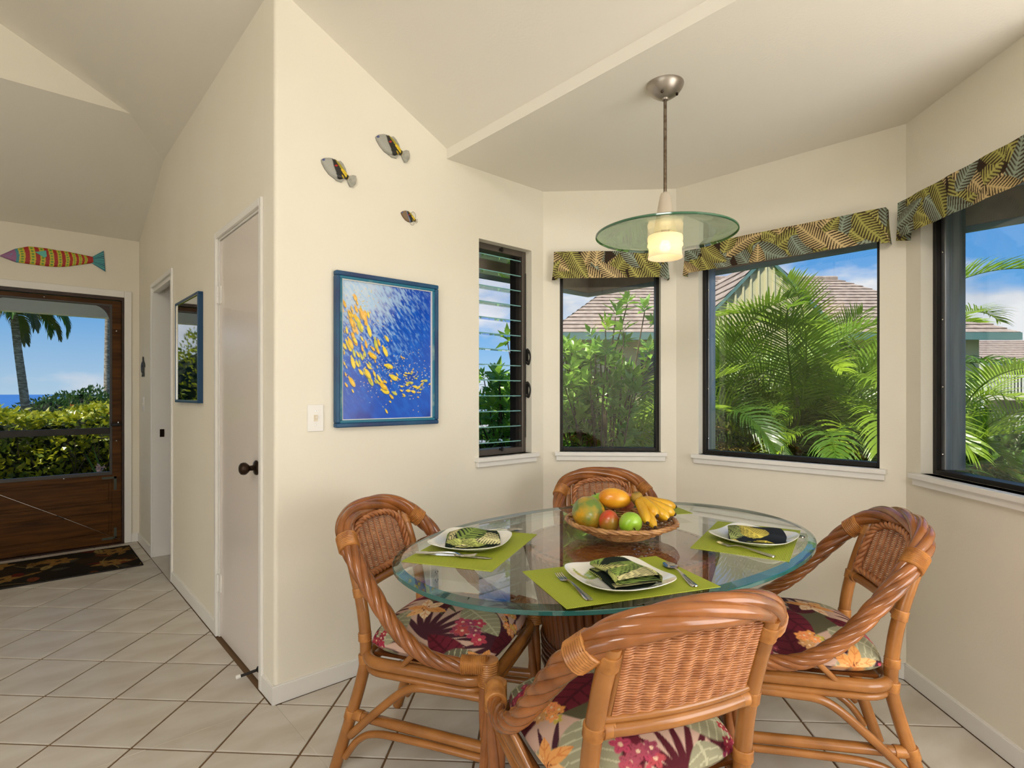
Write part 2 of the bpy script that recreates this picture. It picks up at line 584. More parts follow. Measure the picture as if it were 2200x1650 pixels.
# the wall with the painting, its outer corner rounded over
WP = WallFrame((0, 0), C1)
mbw = MB()
rc = 0.018
cor = [(rc - rc * math.cos(a), rc - rc * math.sin(a)) for a in np.linspace(0, math.pi / 2, 7)]
mbw.prism(cor + [(1.049, 0), (1.049, 0.13), (0, 0.13)], 0, 2.93)
mbw.box(1.049, 1.433, 0, 0.13, 0, WIN[0]); mbw.box(1.049, 1.433, 0, 0.13, WIN[1], 2.93)
mbw.box(1.433, 1.527, 0, 0.13, 0, 2.93)
mbw.prism([(1.527, 0), (1.527 + 0.092, 0.092), (1.527 + 0.05, 0.13), (1.527, 0.13)], 0, 2.93)
o = mbw.build('wall_dining', WALL, smooth=30)
struct(o, 'cream textured wall that holds the blue painting and the louvred window', 'wall')
WH, _ = wall('wall_hall', (0, HALL_Y), (0, 0), 3.0, [(0.634, 1.374, 0, 2.06), (2.504, 3.184, 0, 2.05)], 'long cream hall wall with the closet door and pocket doorway', T=0.12, extra=-0.13)
WF, _ = wall('wall_entry', (XL, HALL_Y), (0, HALL_Y), 2.75, [(XL * -1 - 1.06, XL * -1 - 0.105, 0, 2.06)], 'cream wall around the screen door under the striped fish', extra=0.12)
W1, _ = wall('wall_bay_far', C1, C2, 2.6, [(0.0976, 0.68, *WIN)], 'narrow cream bay wall behind the chair next to the louvred window', extra=0.05)
W2, _ = wall('wall_bay_middle', C2, C3, 2.6, [(0.136, 1.0, *WIN)], 'cream bay wall with the wide window onto palms', extra=0.05)
W3, _ = wall('wall_bay_near', C3, C4, 2.6, [(0.095, 0.70, *WIN)], 'cream bay wall with the window onto the far balconies', extra=0.0)
wall('wall_kitchen', C4, (1.56, YB), 2.6, [], 'plain cream wall running on from the bay')
wall('wall_rear', (1.56, YB), (XL, YB), 4.2, [(1.56, 2.96, 0, 2.3)], 'cream rear wall with an invented opening for a fill light')  # opening invented for the rear fill light
wall('wall_side', (XL, YB), (XL, HALL_Y), 2.8, [(1.7, 5.1, 0, 2.3)], 'cream side wall with an invented opening for a fill light')  # opening invented for the side fill light
wall('wall_kitchen_fill', (1.56, -3.70), (0.2, -3.70), 2.8, [(0.08, 1.28, 0, 2.3)], 'short cream wall added out of view to hold the kitchen fill light')  # unseen wall and opening added to carry the kitchen fill light
wall('wall_entry_shade', (-2.1, 1.4), (-2.1, HALL_Y), 2.5, [], 'unseen partition added to keep side light off the hall wall', T=0.1)  # unseen partition added to shade the hall wall from the side fill
# gable wall above the entry ceiling
gy = 1.937
mbg = MB()
gx0 = -0.2406
gp = [(gx0, gy, main_z(gx0, gy)), (RIDGE, gy, main_z(RIDGE, gy)), (XL, gy, far_z(XL, gy)), (XL, gy, 3.03)]
gp = [(gx0, 3.0298), (RIDGE, main_z(RIDGE, 0) + 0.05), (XL, 3.1), (XL, 3.0298)]
mbg.add([(x, gy - 0.004, z) for x, z in gp] + [(x, gy - 0.0005, z) for x, z in gp], [(0, 1, 2, 3), (7, 6, 5, 4), (0, 4, 5, 1), (1, 5, 6, 2), (2, 6, 7, 3), (3, 7, 4, 0)])
struct(mbg.build('wall_gable', WALL), 'small triangular cream wall between the two sloping ceilings', 'wall')

def slab(name, poly, zf, label, t=0.06):
    o = MB().prism(poly, zf, lambda x, y: zf(x, y) + t).build(name, CEIL)
    return struct(o, label, 'ceiling')
slab('ceiling_bay', [(0.843, YB), (1.6, YB), (1.6, -2.25), (2.2, -1.66), (2.13, -0.52), (1.56, 0.05), (0.843, 0.05)], lambda x, y: 2.437, 'flat cream soffit over the dining bay, the pendant hangs from it', 0.11)
slab('ceiling_main', [(0.843, YB), (0.843, 0.06), (0.06, 0.06), (0.06, 2.38), (0, 2.2898), (gx0, gy), (RIDGE, gy), (RIDGE, YB)], main_z, 'large sloping cream ceiling rising from the soffit edge')
slab('ceiling_great_room', [(RIDGE, YB), (RIDGE, gy), (XL, gy), (XL, YB)], far_z, 'sloping ceiling on the far side of the ridge')
slab('ceiling_entry', [(0.06, HALL_Y + 0.05), (0.06, 2.2898 + 0.088), (0, 2.2898), (gx0, gy), (XL, gy), (XL, HALL_Y + 0.05)], entry_z, 'lower sloping ceiling above the screen door')

# ---------------------------------------------------------------- floor and tiles
o_floor = MB()
o_floor.box(XL, 2.3, YB, HALL_Y + 0.13, -0.12, -0.004)
o_floor = struct(o_floor.build('floor', GROUT), 'beige ceramic tile floor laid diagonally with brown grout', 'floor')
TS = 0.30503
t0 = Vector((-0.478, 2.203))
ea = R(-44.98)
E1 = Vector((math.cos(ea), math.sin(ea))); E2 = Vector((math.sin(ea), -math.cos(ea)))
def clip(poly, n, d):
    """keep n.p <= d"""
    out = []
    for i in range(len(poly)):
        a, b = poly[i], poly[(i + 1) % len(poly)]
        da, db = n[0] * a[0] + n[1] * a[1] - d, n[0] * b[0] + n[1] * b[1] - d
        if da <= 0:
            out.append(a)
        if da * db < 0:
            t = da / (da - db)
            out.append((a[0] + (b[0] - a[0]) * t, a[1] + (b[1] - a[1]) * t))
    return out
BG = 0.0165      # tiles stop just short of the baseboards
def half(p, q):
    """interior is to the right of p -> q"""
    dx, dy = q[0] - p[0], q[1] - p[1]
    l = math.hypot(dx, dy)
    n = (-dy / l, dx / l)
    return n, n[0] * p[0] + n[1] * p[1] - BG
HP_A = [((1, 0), 0.0), ((0, 1), 0.0), ((-1, 0), -XL), ((0, -1), -YB)]
HP_H = [((1, 0), -BG), ((0, 1), HALL_Y - BG), ((-1, 0), -XL), ((0, -1), 0.0)]
HP_B = [((-1, 0), 0.0), ((0, 1), -BG), half(C1, C2), half(C2, C3), half(C3, C4), ((0, -1), 2.22)]
HP_C = [((-1, 0), 0.0), ((0, 1), -2.22), ((1, 0), 1.56), ((0, -1), -YB)]
def area(p):
    return abs(sum(p[i][0] * p[(i + 1) % len(p)][1] - p[(i + 1) % len(p)][0] * p[i][1] for i in range(len(p)))) / 2
def tile_prism(mb, poly, off=(0, 0)):
    n = len(poly)
    if sum(poly[i][0] * poly[(i + 1) % n][1] - poly[(i + 1) % n][0] * poly[i][1] for i in range(n)) < 0:
        poly = poly[::-1]
    c = (sum(p[0] for p in poly) / n, sum(p[1] for p in poly) / n)
    ins = []
    for p in poly:
        d = (c[0] - p[0], c[1] - p[1]); l = math.hypot(*d) or 1
        ins.append((p[0] + d[0] / l * 0.0035, p[1] + d[1] / l * 0.0035))
    vs_ = [(x - off[0], y - off[1], -0.006) for x, y in poly] + [(x - off[0], y - off[1], -0.0015) for x, y in poly] + [(x - off[0], y - off[1], 0.0) for x, y in ins]
    fs = [(i, (i + 1) % n, n + (i + 1) % n, n + i) for i in range(n)] + [(n + i, n + (i + 1) % n, 2 * n + (i + 1) % n, 2 * n + i) for i in range(n)] + [tuple(range(2 * n, 3 * n))]
    mb.add(vs_, fs)
tiles = []
gr = 0.0042
for i in range(-30, 31):
    for j in range(-30, 41):
        a = t0 + E1 * (i * TS) + E2 * (j * TS)
        q = [a + E1 * gr + E2 * gr, a + E1 * (TS - gr) + E2 * gr, a + E1 * (TS - gr) + E2 * (TS - gr), a + E1 * gr + E2 * (TS - gr)]
        q = [(p.x, p.y) for p in q]
        pcs = []
        for HP in (HP_A, HP_H, HP_B, HP_C):
            p = q
            for n_, d_ in HP:
                p = clip(p, n_, d_)
                if len(p) < 3:
                    break
            if len(p) >= 3 and area(p) > 2e-4:
                pcs.append(p)
        if pcs:
            cx = sum(p[0] for p in q) / 4; cy = sum(p[1] for p in q) / 4
            tiles.append((cx, cy, pcs))
ca_, sa_ = math.cos(R(41.6)), math.sin(R(41.6))
def tile_rank(t):
    dx, dy = t[0] + 0.777, t[1] + 2.32
    X = ca_ * dx - sa_ * dy; Z = sa_ * dx + ca_ * dy
    return (math.hypot(dx, dy) if Z > 0.3 and abs(X / Z) < 1.25 else 50 + math.hypot(dx, dy))
tiles.sort(key=tile_rank)
full_me = None
rest = MB()
for k, (cx, cy, pcs) in enumerate(tiles):
    if k >= 298:
        for p in pcs:
            tile_prism(rest, p)
        continue
    tot = sum(area(p) for p in pcs)
    if len(pcs) == 1 and abs(tot - (TS - 2 * gr) ** 2) < 1e-5:
        if full_me is None:
            m_ = MB(); tile_prism(m_, pcs[0], (cx, cy)); full_me = m_.mesh('tile', TILE)
        o = bpy.data.objects.new('tile', full_me)
    else:
        m_ = MB()
        for p in pcs:
            tile_prism(m_, p, (cx, cy))
        o = bpy.data.objects.new('tile', m_.mesh('tile', TILE))
    COL.objects.link(o)
    o.parent = o_floor
    o.location = (cx, cy, 0)
orest = rest.build('tile_field', TILE, o_floor)
orest['kind'] = 'stuff'

# ---------------------------------------------------------------- baseboards
def baseboard(name, W, u0, u1, label, h=0.072, t=0.012):
    mb = MB()
    mb.box(u0, u1, -t, 0, 0, h - 0.004)
    mb.box(u0, u1, -t * 0.6, 0, h - 0.004, h)
    o = mb.build(name, TRIM, loc=W.at(0), rz=W.a)
    return struct(o, label, 'baseboard')
baseboard('baseboard_dining', WP, -0.012, 1.527, 'white baseboard under the blue painting')
baseboard('baseboard_bay_far', W1, 0, W1.L, 'white baseboard below the narrow fixed window')
baseboard('baseboard_bay_middle', W2, 0, W2.L, 'white baseboard below the wide window')
baseboard('baseboard_bay_near', W3, 0, W3.L, 'white baseboard behind the chair by the kitchen side')
baseboard('baseboard_hall_corner', WH, 3.214, 3.344, 'short white baseboard between closet door and wall corner')
baseboard('baseboard_hall', WH, 1.394, 2.474, 'white baseboard below the framed mirror')
baseboard('baseboard_hall_end', WH, 0, 0.614, 'white baseboard below the metal turtle')
baseboard('baseboard_entry', WF, 5.2 - 0.055, 5.2, 'stub of white baseboard beside the screen door')

# ---------------------------------------------------------------- windows
def sill_parts(w, u0, u1, z):
    mb = MB()
    mb.box(u0 - 0.03, u1 + 0.03, -0.036, 0.05, z - 0.022, z)
    mb.build('sill', TRIM, w, bevel=0.003)
    mb = MB()
    mb.box(u0 - 0.022, u1 + 0.022, -0.022, 0, z - 0.05, z - 0.022)
    mb.build('apron', TRIM, w, bevel=0.003)
def fixed_window(n, W, u0, u1, label, channel=0.0):
    z0, z1 = WIN
    w = thing('window_%d' % n, label, 'window', W.at(0), W.a, kind='structure')
    fw, d0, d1 = 0.020, 0.048, 0.105
    for a, b, c, d in ((u0, u0 + fw, z0, z1), (u1 - fw, u1, z0, z1), (u0 + fw, u1 - fw, z0, z0 + fw), (u0 + fw, u1 - fw, z1 - fw, z1)):
        mb = MB(); mb.box(a, b, d0, d1, c, d)
        mb.build('frame_bar', BLACKF, w, bevel=0.002)
    if channel:
        mb = MB(); mb.box(u0 + fw, u0 + fw + channel * 0.5, d0 + 0.02, d1 + 0.045, z0 + fw, z1 - fw)
        ch = mb.build('side_channel', ALU, w, bevel=0.003)
        for zz in (1.0, 1.28, 1.56, 1.84):
            MB().lathe([(0, 0.003), (0.004, 0.002), (0.005, 0)], 10).build('screw', STEEL, ch, loc=(u0 + fw + channel * 0.25, d0 + 0.018, zz)).rotation_euler = (R(90), 0, 0)
    mb = MB(); mb.box(u0 + fw, u1 - fw, 0.078, 0.083, z0 + fw, z1 - fw)
    mb.build('pane', GLASS, w)
    sill_parts(w, u0, u1, z0)
    return w
fixed_window(2, W1, 0.0976, 0.68, 'narrow fixed window with a black frame beside the louvred window')
fixed_window(3, W2, 0.136, 1.0, 'wide fixed window with a black frame filled by palm fronds', 0.02)
fixed_window(4, W3, 0.095, 0.70, 'fixed window with a grey metal channel looking to the far balconies', 0.05)
# louvred window
w = thing('window_1', 'tall narrow louvred window with glass blades next to the painting', 'window', (0, 0, 0), 0, kind='structure')
ju0, ju1 = 1.049, 1.433
for a, b, c, d in ((ju0, ju0 + 0.03, *WIN), (ju1 - 0.03, ju1, *WIN), (ju0 + 0.03, ju1 - 0.03, WIN[0], WIN[0] + 0.032), (ju0 + 0.03, ju1 - 0.03, WIN[1] - 0.035, WIN[1])):
    mb = MB(); mb.box(a, b, 0.047, 0.125, c, d)
    mb.build('frame_bar', mat('louvre_frame', (100, 92, 84), 0.4, metal=0.6) if 'louvre_frame' not in MATS else MATS['louvre_frame'], w, bevel=0.003)
for sx in (ju0 + 0.03, ju1 - 0.054):
    mb = MB(); mb.box(sx, sx + 0.024, 0.075, 0.125, WIN[0] + 0.032, WIN[1] - 0.035)
    mb.build('blade_channel', BLACKF, w)
blade = MB(); blade.box(-0.157, 0.157, -0.05, 0.05, -0.0026, 0.0026)
blade_me = blade.mesh('louvre_blade', JGLASS)
jedge = mat('louvre_edge', (120, 172, 168), 0.15, spec=0.7)
edge_me = MB().box(-0.157, 0.157, -0.0515, -0.05, -0.0026, 0.0026).mesh('blade_edge', jedge)
clipm = MB().box(0.11, 0.157, -0.04, -0.028, -0.006, 0.006).box(0.10, 0.13, -0.046, -0.040, -0.008, -0.004)
clip_me = clipm.mesh('clip', BLACKF)
nb = 13
for i in range(nb):
    z = 0.985 + i * 0.0862
    o = bpy.data.objects.new('louvre_blade', blade_me); COL.objects.link(o); o.parent = w
    o.location = ((ju0 + ju1) / 2, 0.105, z); o.rotation_euler = (R(3), 0, 0)
    e_ = bpy.data.objects.new('blade_edge', edge_me); COL.objects.link(e_); e_.parent = o
    c_ = bpy.data.objects.new('clip', clip_me); COL.objects.link(c_); c_.parent = o
for z in (1.28, 1.47):     # crank handles
    mb = MB()
    mb.tube(spline([(0, 0, 0.04), (0.006, -0.018, 0.02), (0.008, -0.024, -0.01), (0.004, -0.012, -0.045), (0, 0, -0.035)], 14), [0.008] * 14, 8)
    mb.box(-0.006, 0.006, -0.01, 0.004, -0.03, 0.03)
    mb.build('crank_handle', BLACKF, w, smooth=60, loc=(ju1 - 0.004, 0.035, z))
MB().tube([(ju1 - 0.006, 0.045, 1.0), (ju1 - 0.006, 0.045, 1.95)], 0.003, 6).build('operator_rod', BLACKF, w)
for z in (WIN[0] + 0.03, WIN[1] - 0.02):
    mb = MB(); mb.box(-0.012, 0.012, -0.01, 0, -0.006, 0.006); mb.box(-0.004, 0.004, -0.016, -0.008, -0.012, 0.012)
    mb.build('latch', BLACKF, w, loc=((ju0 + ju1) / 2, 0.047, z))
sill_parts(w, ju0, ju1, WIN[0])

# frames added round made-up fill-light openings behind the photographer (frames only show in reflections)
sk = thing('window_7', 'frame of a made-up skylight around the overhead fill light', 'fill light frame', (-3.4, -3.8, 3.41), 0, kind='structure')  # made-up skylight frame added around the overhead fill light
for a, b, c, d in ((-0.68, -0.60, -1.08, 1.08), (0.60, 0.68, -1.08, 1.08), (-0.60, 0.60, -1.08, -1.0), (-0.60, 0.60, 1.0, 1.08)):
    MB().box(a, b, c, d, -0.08, 0.0).build('frame_bar', TRIM, sk).rotation_euler = (0, R(-26.565), 0)
for n, W, u0, u1, lab in ((5, WallFrame((1.56, YB), (XL, YB)), 1.56, 2.96, 'white frames of an invented rear opening for a fill light'), (6, WallFrame((XL, YB), (XL, HALL_Y)), 1.7, 5.1, 'white frames of an invented side opening for a fill light')):
    w = thing('window_%d' % n, lab, 'window', W.at(0), W.a, kind='structure')
    for a, b, c, d in ((u0, u0 + 0.06, 0, 2.3), (u1 - 0.06, u1, 0, 2.3), ((u0 + u1) / 2 - 0.04, (u0 + u1) / 2 + 0.04, 0, 2.24), (u0 + 0.06, u1 - 0.06, 2.24, 2.3)):
        MB().box(a, b, 0.04, 0.1, c, d).build('frame_bar', TRIM, w)

# ---------------------------------------------------------------- closet door
def casing(name, parent, u0, u1, top, wd=0.032, t=0.014):
    for a, b, c, d in ((u0 - wd, u0, 0, top + wd), (u1, u1 + wd, 0, top + wd), (u0, u1, top, top + wd)):
        MB().box(a, b, -t, 0, c, d).build(name, TRIM, parent, bevel=0.003)
d2 = thing('door_2', 'plain pale closet door with a bronze knob at the wall corner', 'door', WH.at(0), WH.a, kind='structure')
casing('casing', d2, 2.504, 3.184, 2.05)
for a, b in ((2.504, 2.514), (3.174, 3.184)):
    MB().box(a, b, 0, 0.12, 0, 2.05).build('jamb', TRIM, d2)
MB().box(2.514, 3.174, 0, 0.12, 2.04, 2.05).build('jamb', TRIM, d2)
MB().box(2.517, 3.171, 0.004, 0.039, 0.008, 2.036).build('door_leaf', DOORW, d2, bevel=0.002)
for z in (0.28, 1.76):
    mb = MB()
    for k in range(5):
        mb.lathe([(0.006, -0.0085), (0.006, 0.0085)], 10, c=(0, -0.006, (k - 2) * 0.0175))
    h_ = mb.build('hinge', TRIM, d2, loc=(2.5165, 0, z))
    MB().box(0.002, 0.032, -0.001, 0.004, -0.044, 0.044).build('hinge_leaf', TRIM, h_)
kn = MB(); kn.lathe([(0.032, 0), (0.033, 0.004), (0.028, 0.010), (0.012, 0.014), (0.011, 0.030), (0.018, 0.036), (0.026, 0.046), (0.0275, 0.056), (0.024, 0.066), (0.014, 0.072), (0, 0.074)], 28)
kn = kn.build('knob', BRONZE, d2, smooth=50, loc=(3.11, 0.004, 0.93)); kn.rotation_euler = (R(90), 0, 0)
MB().box(3.168, 3.186, -0.003, 0.004, 0.90, 0.96).build('strike_plate', BRONZE, d2)
MB().box(2.40, 3.30, 0.5, 0.55, 0, 2.3).build('closet_back', WALL, d2)
ds = thing('door_stop', 'small black spring door stop with a white tip at the foot of the closet door', 'door stop', WH.at(3.135, 0.004, 0.06), WH.a)
mb = MB(); mb.lathe([(0.014, 0), (0.014, 0.004), (0.006, 0.010)] + [(0.0055 + 0.0008 * (k % 2), 0.010 + 0.0022 * k) for k in range(28)] + [(0.006, 0.074), (0, 0.075)], 12)
b_ = mb.build('spring_body', BLACKF, ds, smooth=50); b_.rotation_euler = (R(97), 0, R(-8))
mb = MB(); mb.lathe([(0.008, 0.072), (0.009, 0.078), (0.008, 0.090), (0, 0.092)], 12)
b_ = mb.build('rubber_tip', TRIM, ds, smooth=50); b_.rotation_euler = (R(97), 0, R(-8))

# ---------------------------------------------------------------- pocket doorway
d3 = thing('door_3', 'open doorway with white jambs and a small dark latch plate in the hall', 'doorway', WH.at(0), WH.a, kind='structure')
casing('casing', d3, 0.644, 1.364, 2.06)
MB().box(0.634, 0.644, -0.001, 0.125, 0, 2.06).build('jamb', TRIM, d3)
MB().box(1.364, 1.374, -0.001, 0.125, 0, 2.06).build('jamb', TRIM, d3)
mb = MB(); mb.box(0.644, 1.364, 0, 0.04, 2.03, 2.06); mb.box(0.644, 1.364, 0.08, 0.12, 2.03, 2.06); mb.build('head_jamb', TRIM, d3)
MB().box(0.644, 0.647, 0.045, 0.075, 0.92, 0.98).build('latch_plate', BRONZE, d3)
MB().box(0.634, 1.374, -0.0125, 2.2, -0.05, -0.0005).build('threshold_floor', TILE, d3)
MB().box(0.3, 1.8, 0.12, 2.2, 2.35, 2.4).build('pantry_ceiling', CEIL, d3)
MB().box(0.05, 0.10, 0.12, 2.2, 0, 2.35).build('pantry_end', WALL, d3)
MB().box(0.05, 1.8, 2.2, 2.25, 0, 2.35).build('pantry_back', WALL, d3)
MB().box(1.75, 1.8, 0.12, 2.2, 0, 2.35).build('pantry_side', WALL, d3)
cab = thing('pantry_cabinet', 'brown wooden cabinet glimpsed through the hall doorway', 'cabinet', WH.at(0.13, 0.14, 0), WH.a)
MB().box(0, 0.42, 0.0, 0.6, 0, 0.88).build('body', WOODK, cab)
mb = MB(); mb.box(0.42, 0.44, 0.01, 0.3, 0.1, 0.85); mb.build('cabinet_door', WOODD, cab, bevel=0.003)
MB().box(-0.005, 0.45, 0.0, 0.62, 0.88, 0.92).build('worktop', TRIM, cab)

# ---------------------------------------------------------------- front screen door
d1 = thing('door_1', 'dark wooden screen door with a low panel, wire brace and garden beyond', 'door', (0, HALL_Y, 0), 0, kind='structure')
X0, X1 = -1.055, -0.11       # door leaf
mbc = MB()
for a, b, c, d in ((X0 - 0.055, X0 - 0.005, 0, 2.115), (X1 + 0.005, X1 + 0.055, 0, 2.115), (X0 - 0.005, X1 + 0.005, 2.06, 2.115)):
    MB().box(a, b, -0.014, 0, c, d).build('casing', TRIM, d1, bevel=0.004)
for a, b, c, d in ((X1 - 0.012, X1 + 0.005, 0, 2.06), (X0 - 0.005, X0 + 0.012, 0, 2.06), (X0 + 0.012, X1 - 0.012, 2.035, 2.06)):
    MB().box(a, b, 0, 0.13, c, d).build('door_frame', WOODK, d1)
yd0, yd1 = 0.03, 0.065
SX0, SX1 = X0 + 0.088, X1 - 0.075
lx0, lx1 = X0 + 0.012, X1 - 0.012
for nm, a, b, c, d in (('stile', lx0, SX0, 0.01, 2.03), ('stile', SX1, lx1, 0.01, 2.03), ('top_rail', SX0, SX1, 1.998, 2.03), ('middle_rail', SX0, SX1, 0.535, 0.58), ('lock_rail', SX0, SX1, 0.27, 0.345), ('bottom_rail', SX0, SX1, 0.01, 0.075)):
    MB().box(a, b, yd0, yd1, c, d).build(nm, WOODD, d1, bevel=0.003)
for z0_, z1_ in ((0.345, 0.535), (0.075, 0.27)):
    mb = MB()
    mb.box(SX0, SX1, yd0 + 0.014, yd1 - 0.008, z0_, z1_)
    p_ = mb.build('panel', WOODD, d1)
    i_ = 0.022
    MB().box(SX0 + i_, SX1 - i_, yd0 + 0.006, yd0 + 0.014, z0_ + i_, z1_ - i_).build('raised_field', WOODD, p_, bevel=0.004)
for a, b, c, d in ((SX0, SX0 + 0.016, 0.58, 1.998), (SX1 - 0.016, SX1, 0.58, 1.998), (SX0 + 0.016, SX1 - 0.016, 0.58, 0.606), (SX0 + 0.016, SX1 - 0.016, 1.985, 1.998)):
    MB().box(a, b, yd0 - 0.004, yd1, c, d).build('screen_bar', mat('screen_bar_grey', (74, 70, 68), 0.5, metal=0.3) if 'screen_bar_grey' not in MATS else MATS['screen_bar_grey'], d1)
MB().box(SX0 + 0.016, SX1 - 0.016, yd0, yd0 + 0.03, 0.921, 0.972).build('push_bar', BLACKF, d1, bevel=0.003)
MB().box(SX0 + 0.016, SX1 - 0.016, yd1 - 0.012, yd1 - 0.010, 0.606, 1.985).build('insect_screen', SCREEN, d1)
for sx, xx in ((1, SX1 - 0.016), (-1, SX0 + 0.016)):           # curved corner brackets
    mb = MB()
    arc = [(xx - sx * 0.11 * (1 - math.sin(a)) , 1.985 - 0.14 * (1 - math.cos(a))) for a in np.linspace(0, math.pi / 2, 9)]
    poly = [(xx, 1.985)] + arc
    n_ = len(poly)
    mb.add([(x, yd0, z) for x, z in poly] + [(x, yd1 - 0.014, z) for x, z in poly], [tuple(range(n_)), tuple(range(n_, 2 * n_))[::-1]] + [(i, n_ + i, n_ + (i + 1) % n_, (i + 1) % n_) for i in range(n_)])
    mb.build('corner_bracket', WOODK, d1)
mb = MB(); mb.tube([(-0.135, 0.024, 0.03), (-0.51, 0.024, 0.27)], 0.0025, 6); mb.tube([(-0.51, 0.024, 0.27), (-0.96, 0.024, 0.545)], 0.0025, 6)
wi = mb.build('wire_brace', STEEL, d1)
MB().tube([(-0.50, 0.022, 0.263), (-0.545, 0.022, 0.291)], 0.005, 8).build('turnbuckle', STEEL, wi)
plm = mat('bracket_plate', (78, 84, 74), 0.5, metal=0.5)
for z_, s_ in ((0.545, -1), (0.04, 1)):
    mb = MB(); mb.box(SX1 - 0.07, SX1 + 0.03, yd0 - 0.003, yd0, z_, z_ + 0.018); mb.box(SX1 + 0.012, SX1 + 0.03, yd0 - 0.003, yd0, min(z_, z_ + s_ * 0.095), max(z_ + 0.018, z_ + s_ * 0.095))
    mb.build('corner_plate', plm, d1)
mb = MB(); mb.box(SX1 - 0.01, SX1 + 0.055, yd0 - 0.03, yd0, 0.985, 1.01); mb.build('latch', BLACKF, d1, bevel=0.004)
MB().lathe([(0.004, 0), (0.004, 0.02)], 8).build('latch_button', STEEL, d1, loc=(SX1 + 0.04, yd0 - 0.02, 1.0))
for x_, z_ in ((SX1 + 0.03, 0.86), (SX1 + 0.03, 1.78), (-0.5, 0.575), (-0.62, 2.014)):
    MB().lathe([(0.006, 0), (0.005, 0.004), (0, 0.006)], 10).build('screw_cap', STEEL, d1, loc=(x_, yd0, z_)).rotation_euler = (R(90), 0, 0)
MB().box(X0, X1, -0.01, 0.13, -0.003, 0.008).build('door_sill', WOODK, d1)

# ---------------------------------------------------------------- eaves and lanai roof (outside)
EAVE = mat('eave_soffit', (238, 230, 222), 0.8, color2=(230, 222, 214), nscale=6)
FASC = mat('eave_fascia', (190, 170, 154), 0.8, color2=(176, 156, 140), nscale=9)
GUT = mat('gutter', (142, 158, 162), 0.5)
SHING = mat('roof_shingle', (168, 150, 138), 0.9, color2=(140, 122, 110), nscale=3.0, ndetail=6, stretch=(6, 1, 1), rand=0.08)
ev = thing('roof_eave', 'boxed grey eave with brown fascia seen at the top of the windows', 'eave', kind='structure')
outp = [(0.15, 0.135), (1.585, 0.135), (2.20, -0.485), (2.275, -1.70), (1.70, -2.30), (1.70, -5.9), (2.40, -5.9), (2.40, 0.40), (0.15, 0.40)]
MB().prism(outp, 2.135, 2.16).build('soffit_board', EAVE, ev)
mb = MB(); mb.box(2.40, 2.425, -5.9, 0.425, 2.005, 2.63); mb.build('fascia_board', FASC, ev)
mb = MB(); mb.box(0.15, 2.40, 0.40, 0.425, 2.005, 2.63); mb.build('fascia_board', FASC, ev)
mb = MB(); mb.box(2.415, 2.44, -5.9, 0.44, 1.98, 2.012); mb.build('drip_edge', GUT, ev)
mb = MB(); mb.box(0.15, 2.415, 0.415, 0.44, 1.98, 2.012); mb.build('drip_edge', GUT, ev)
roofz = lambda x, y: 2.62 + 0.5 * (2.44 - x)
MB().prism([(2.46, -6.4), (2.46, 0.45), (RIDGE, 0.45), (RIDGE, -6.4)], lambda x, y: roofz(x, y), lambda x, y: roofz(x, y) + 0.06).build('roof_deck', SHING, ev)
MB().prism([(1.4, 0.45), (1.4, 3.9), (RIDGE, 3.9), (RIDGE, 0.45)], lambda x, y: roofz(min(x, 1.4), y), lambda x, y: roofz(min(x, 1.4), y) + 0.06).build('roof_deck', SHING, ev)
MB().prism([(RIDGE, -6.4), (RIDGE, 3.9), (-5.8, 3.9), (-5.8, -6.4)], lambda x, y: roofz(RIDGE, y) - 0.5 * (RIDGE - x), lambda x, y: roofz(RIDGE, y) - 0.5 * (RIDGE - x) + 0.06).build('roof_deck', SHING, ev)
pth = MB().box(2.3, 3.0, -5.9, 0.5, -0.5, -0.4).build('path', mat('bounce_concrete', (206, 200, 190), 0.9, color2=(188, 182, 172), nscale=4))  # unseen pale strip added to bounce light up under the eaves
struct(pth, 'pale slab added along the bay to bounce light onto the eaves', 'path')
LAN = mat('lanai_paint', (240, 236, 230), 0.7)
la = thing('lanai_roof', 'pale porch roof and beam outside the screen door', 'porch roof', kind='structure')
MB().box(-2.0, 1.3, 3.48, 5.30, 2.30, 2.36).build('porch_ceiling', LAN, la)
MB().box(-2.0, 1.3, 5.20, 5.34, 2.09, 2.30).build('porch_beam', LAN, la)
MB().box(-4.6, 1.3, 3.48, 5.2, -0.14, -0.03).build('porch_slab', mat('concrete', (204, 198, 188), 0.9, color2=(188, 182, 172), nscale=5), la)

# ================================================================== THINGS ON THE WALLS
def grid_uv(nu, nv):
    u, v = np.meshgrid(np.linspace(0, 1, nu), np.linspace(0, 1, nv))
    return u.ravel(), v.ravel()

# ---------------------------------------------------------------- the blue painting
pt = thing('framed_painting', 'painting of a yellow fish shoal in blue water, in a weathered blue frame', 'painting', (0.5085, 0, 1.445))
PW, PH = 0.527, 0.68
FRB = mat('blue_frame', (24, 84, 120), 0.45, color2=(28, 52, 96), nscale=5, ndetail=8, stretch=(1, 1, 1), ramp=(0.35, 0.62), bump=0.4, bscale=120)
FRT = mat('blue_frame_teal', (30, 112, 138), 0.45, color2=(150, 176, 170), nscale=14, ndetail=8, ramp=(0.55, 0.8))
def frame_bars(parent, name, m_, w, h, t, y0, y1, bevel=0.003):
    for a, b, c, d in ((-w / 2, w / 2, h / 2 - t, h / 2), (-w / 2, w / 2, -h / 2, -h / 2 + t), (-w / 2, -w / 2 + t, -h / 2 + t, h / 2 - t), (w / 2 - t, w / 2, -h / 2 + t, h / 2 - t)):
        MB().box(a, b, y0, y1, c, d).build(name, m_, parent, bevel=bevel)
frame_bars(pt, 'frame_bar', FRB, PW, PH, 0.020, -0.034, -0.002, 0.005)
frame_bars(pt, 'inner_moulding', FRT, PW - 0.036, PH - 0.036, 0.014, -0.029, -0.004, 0.004)
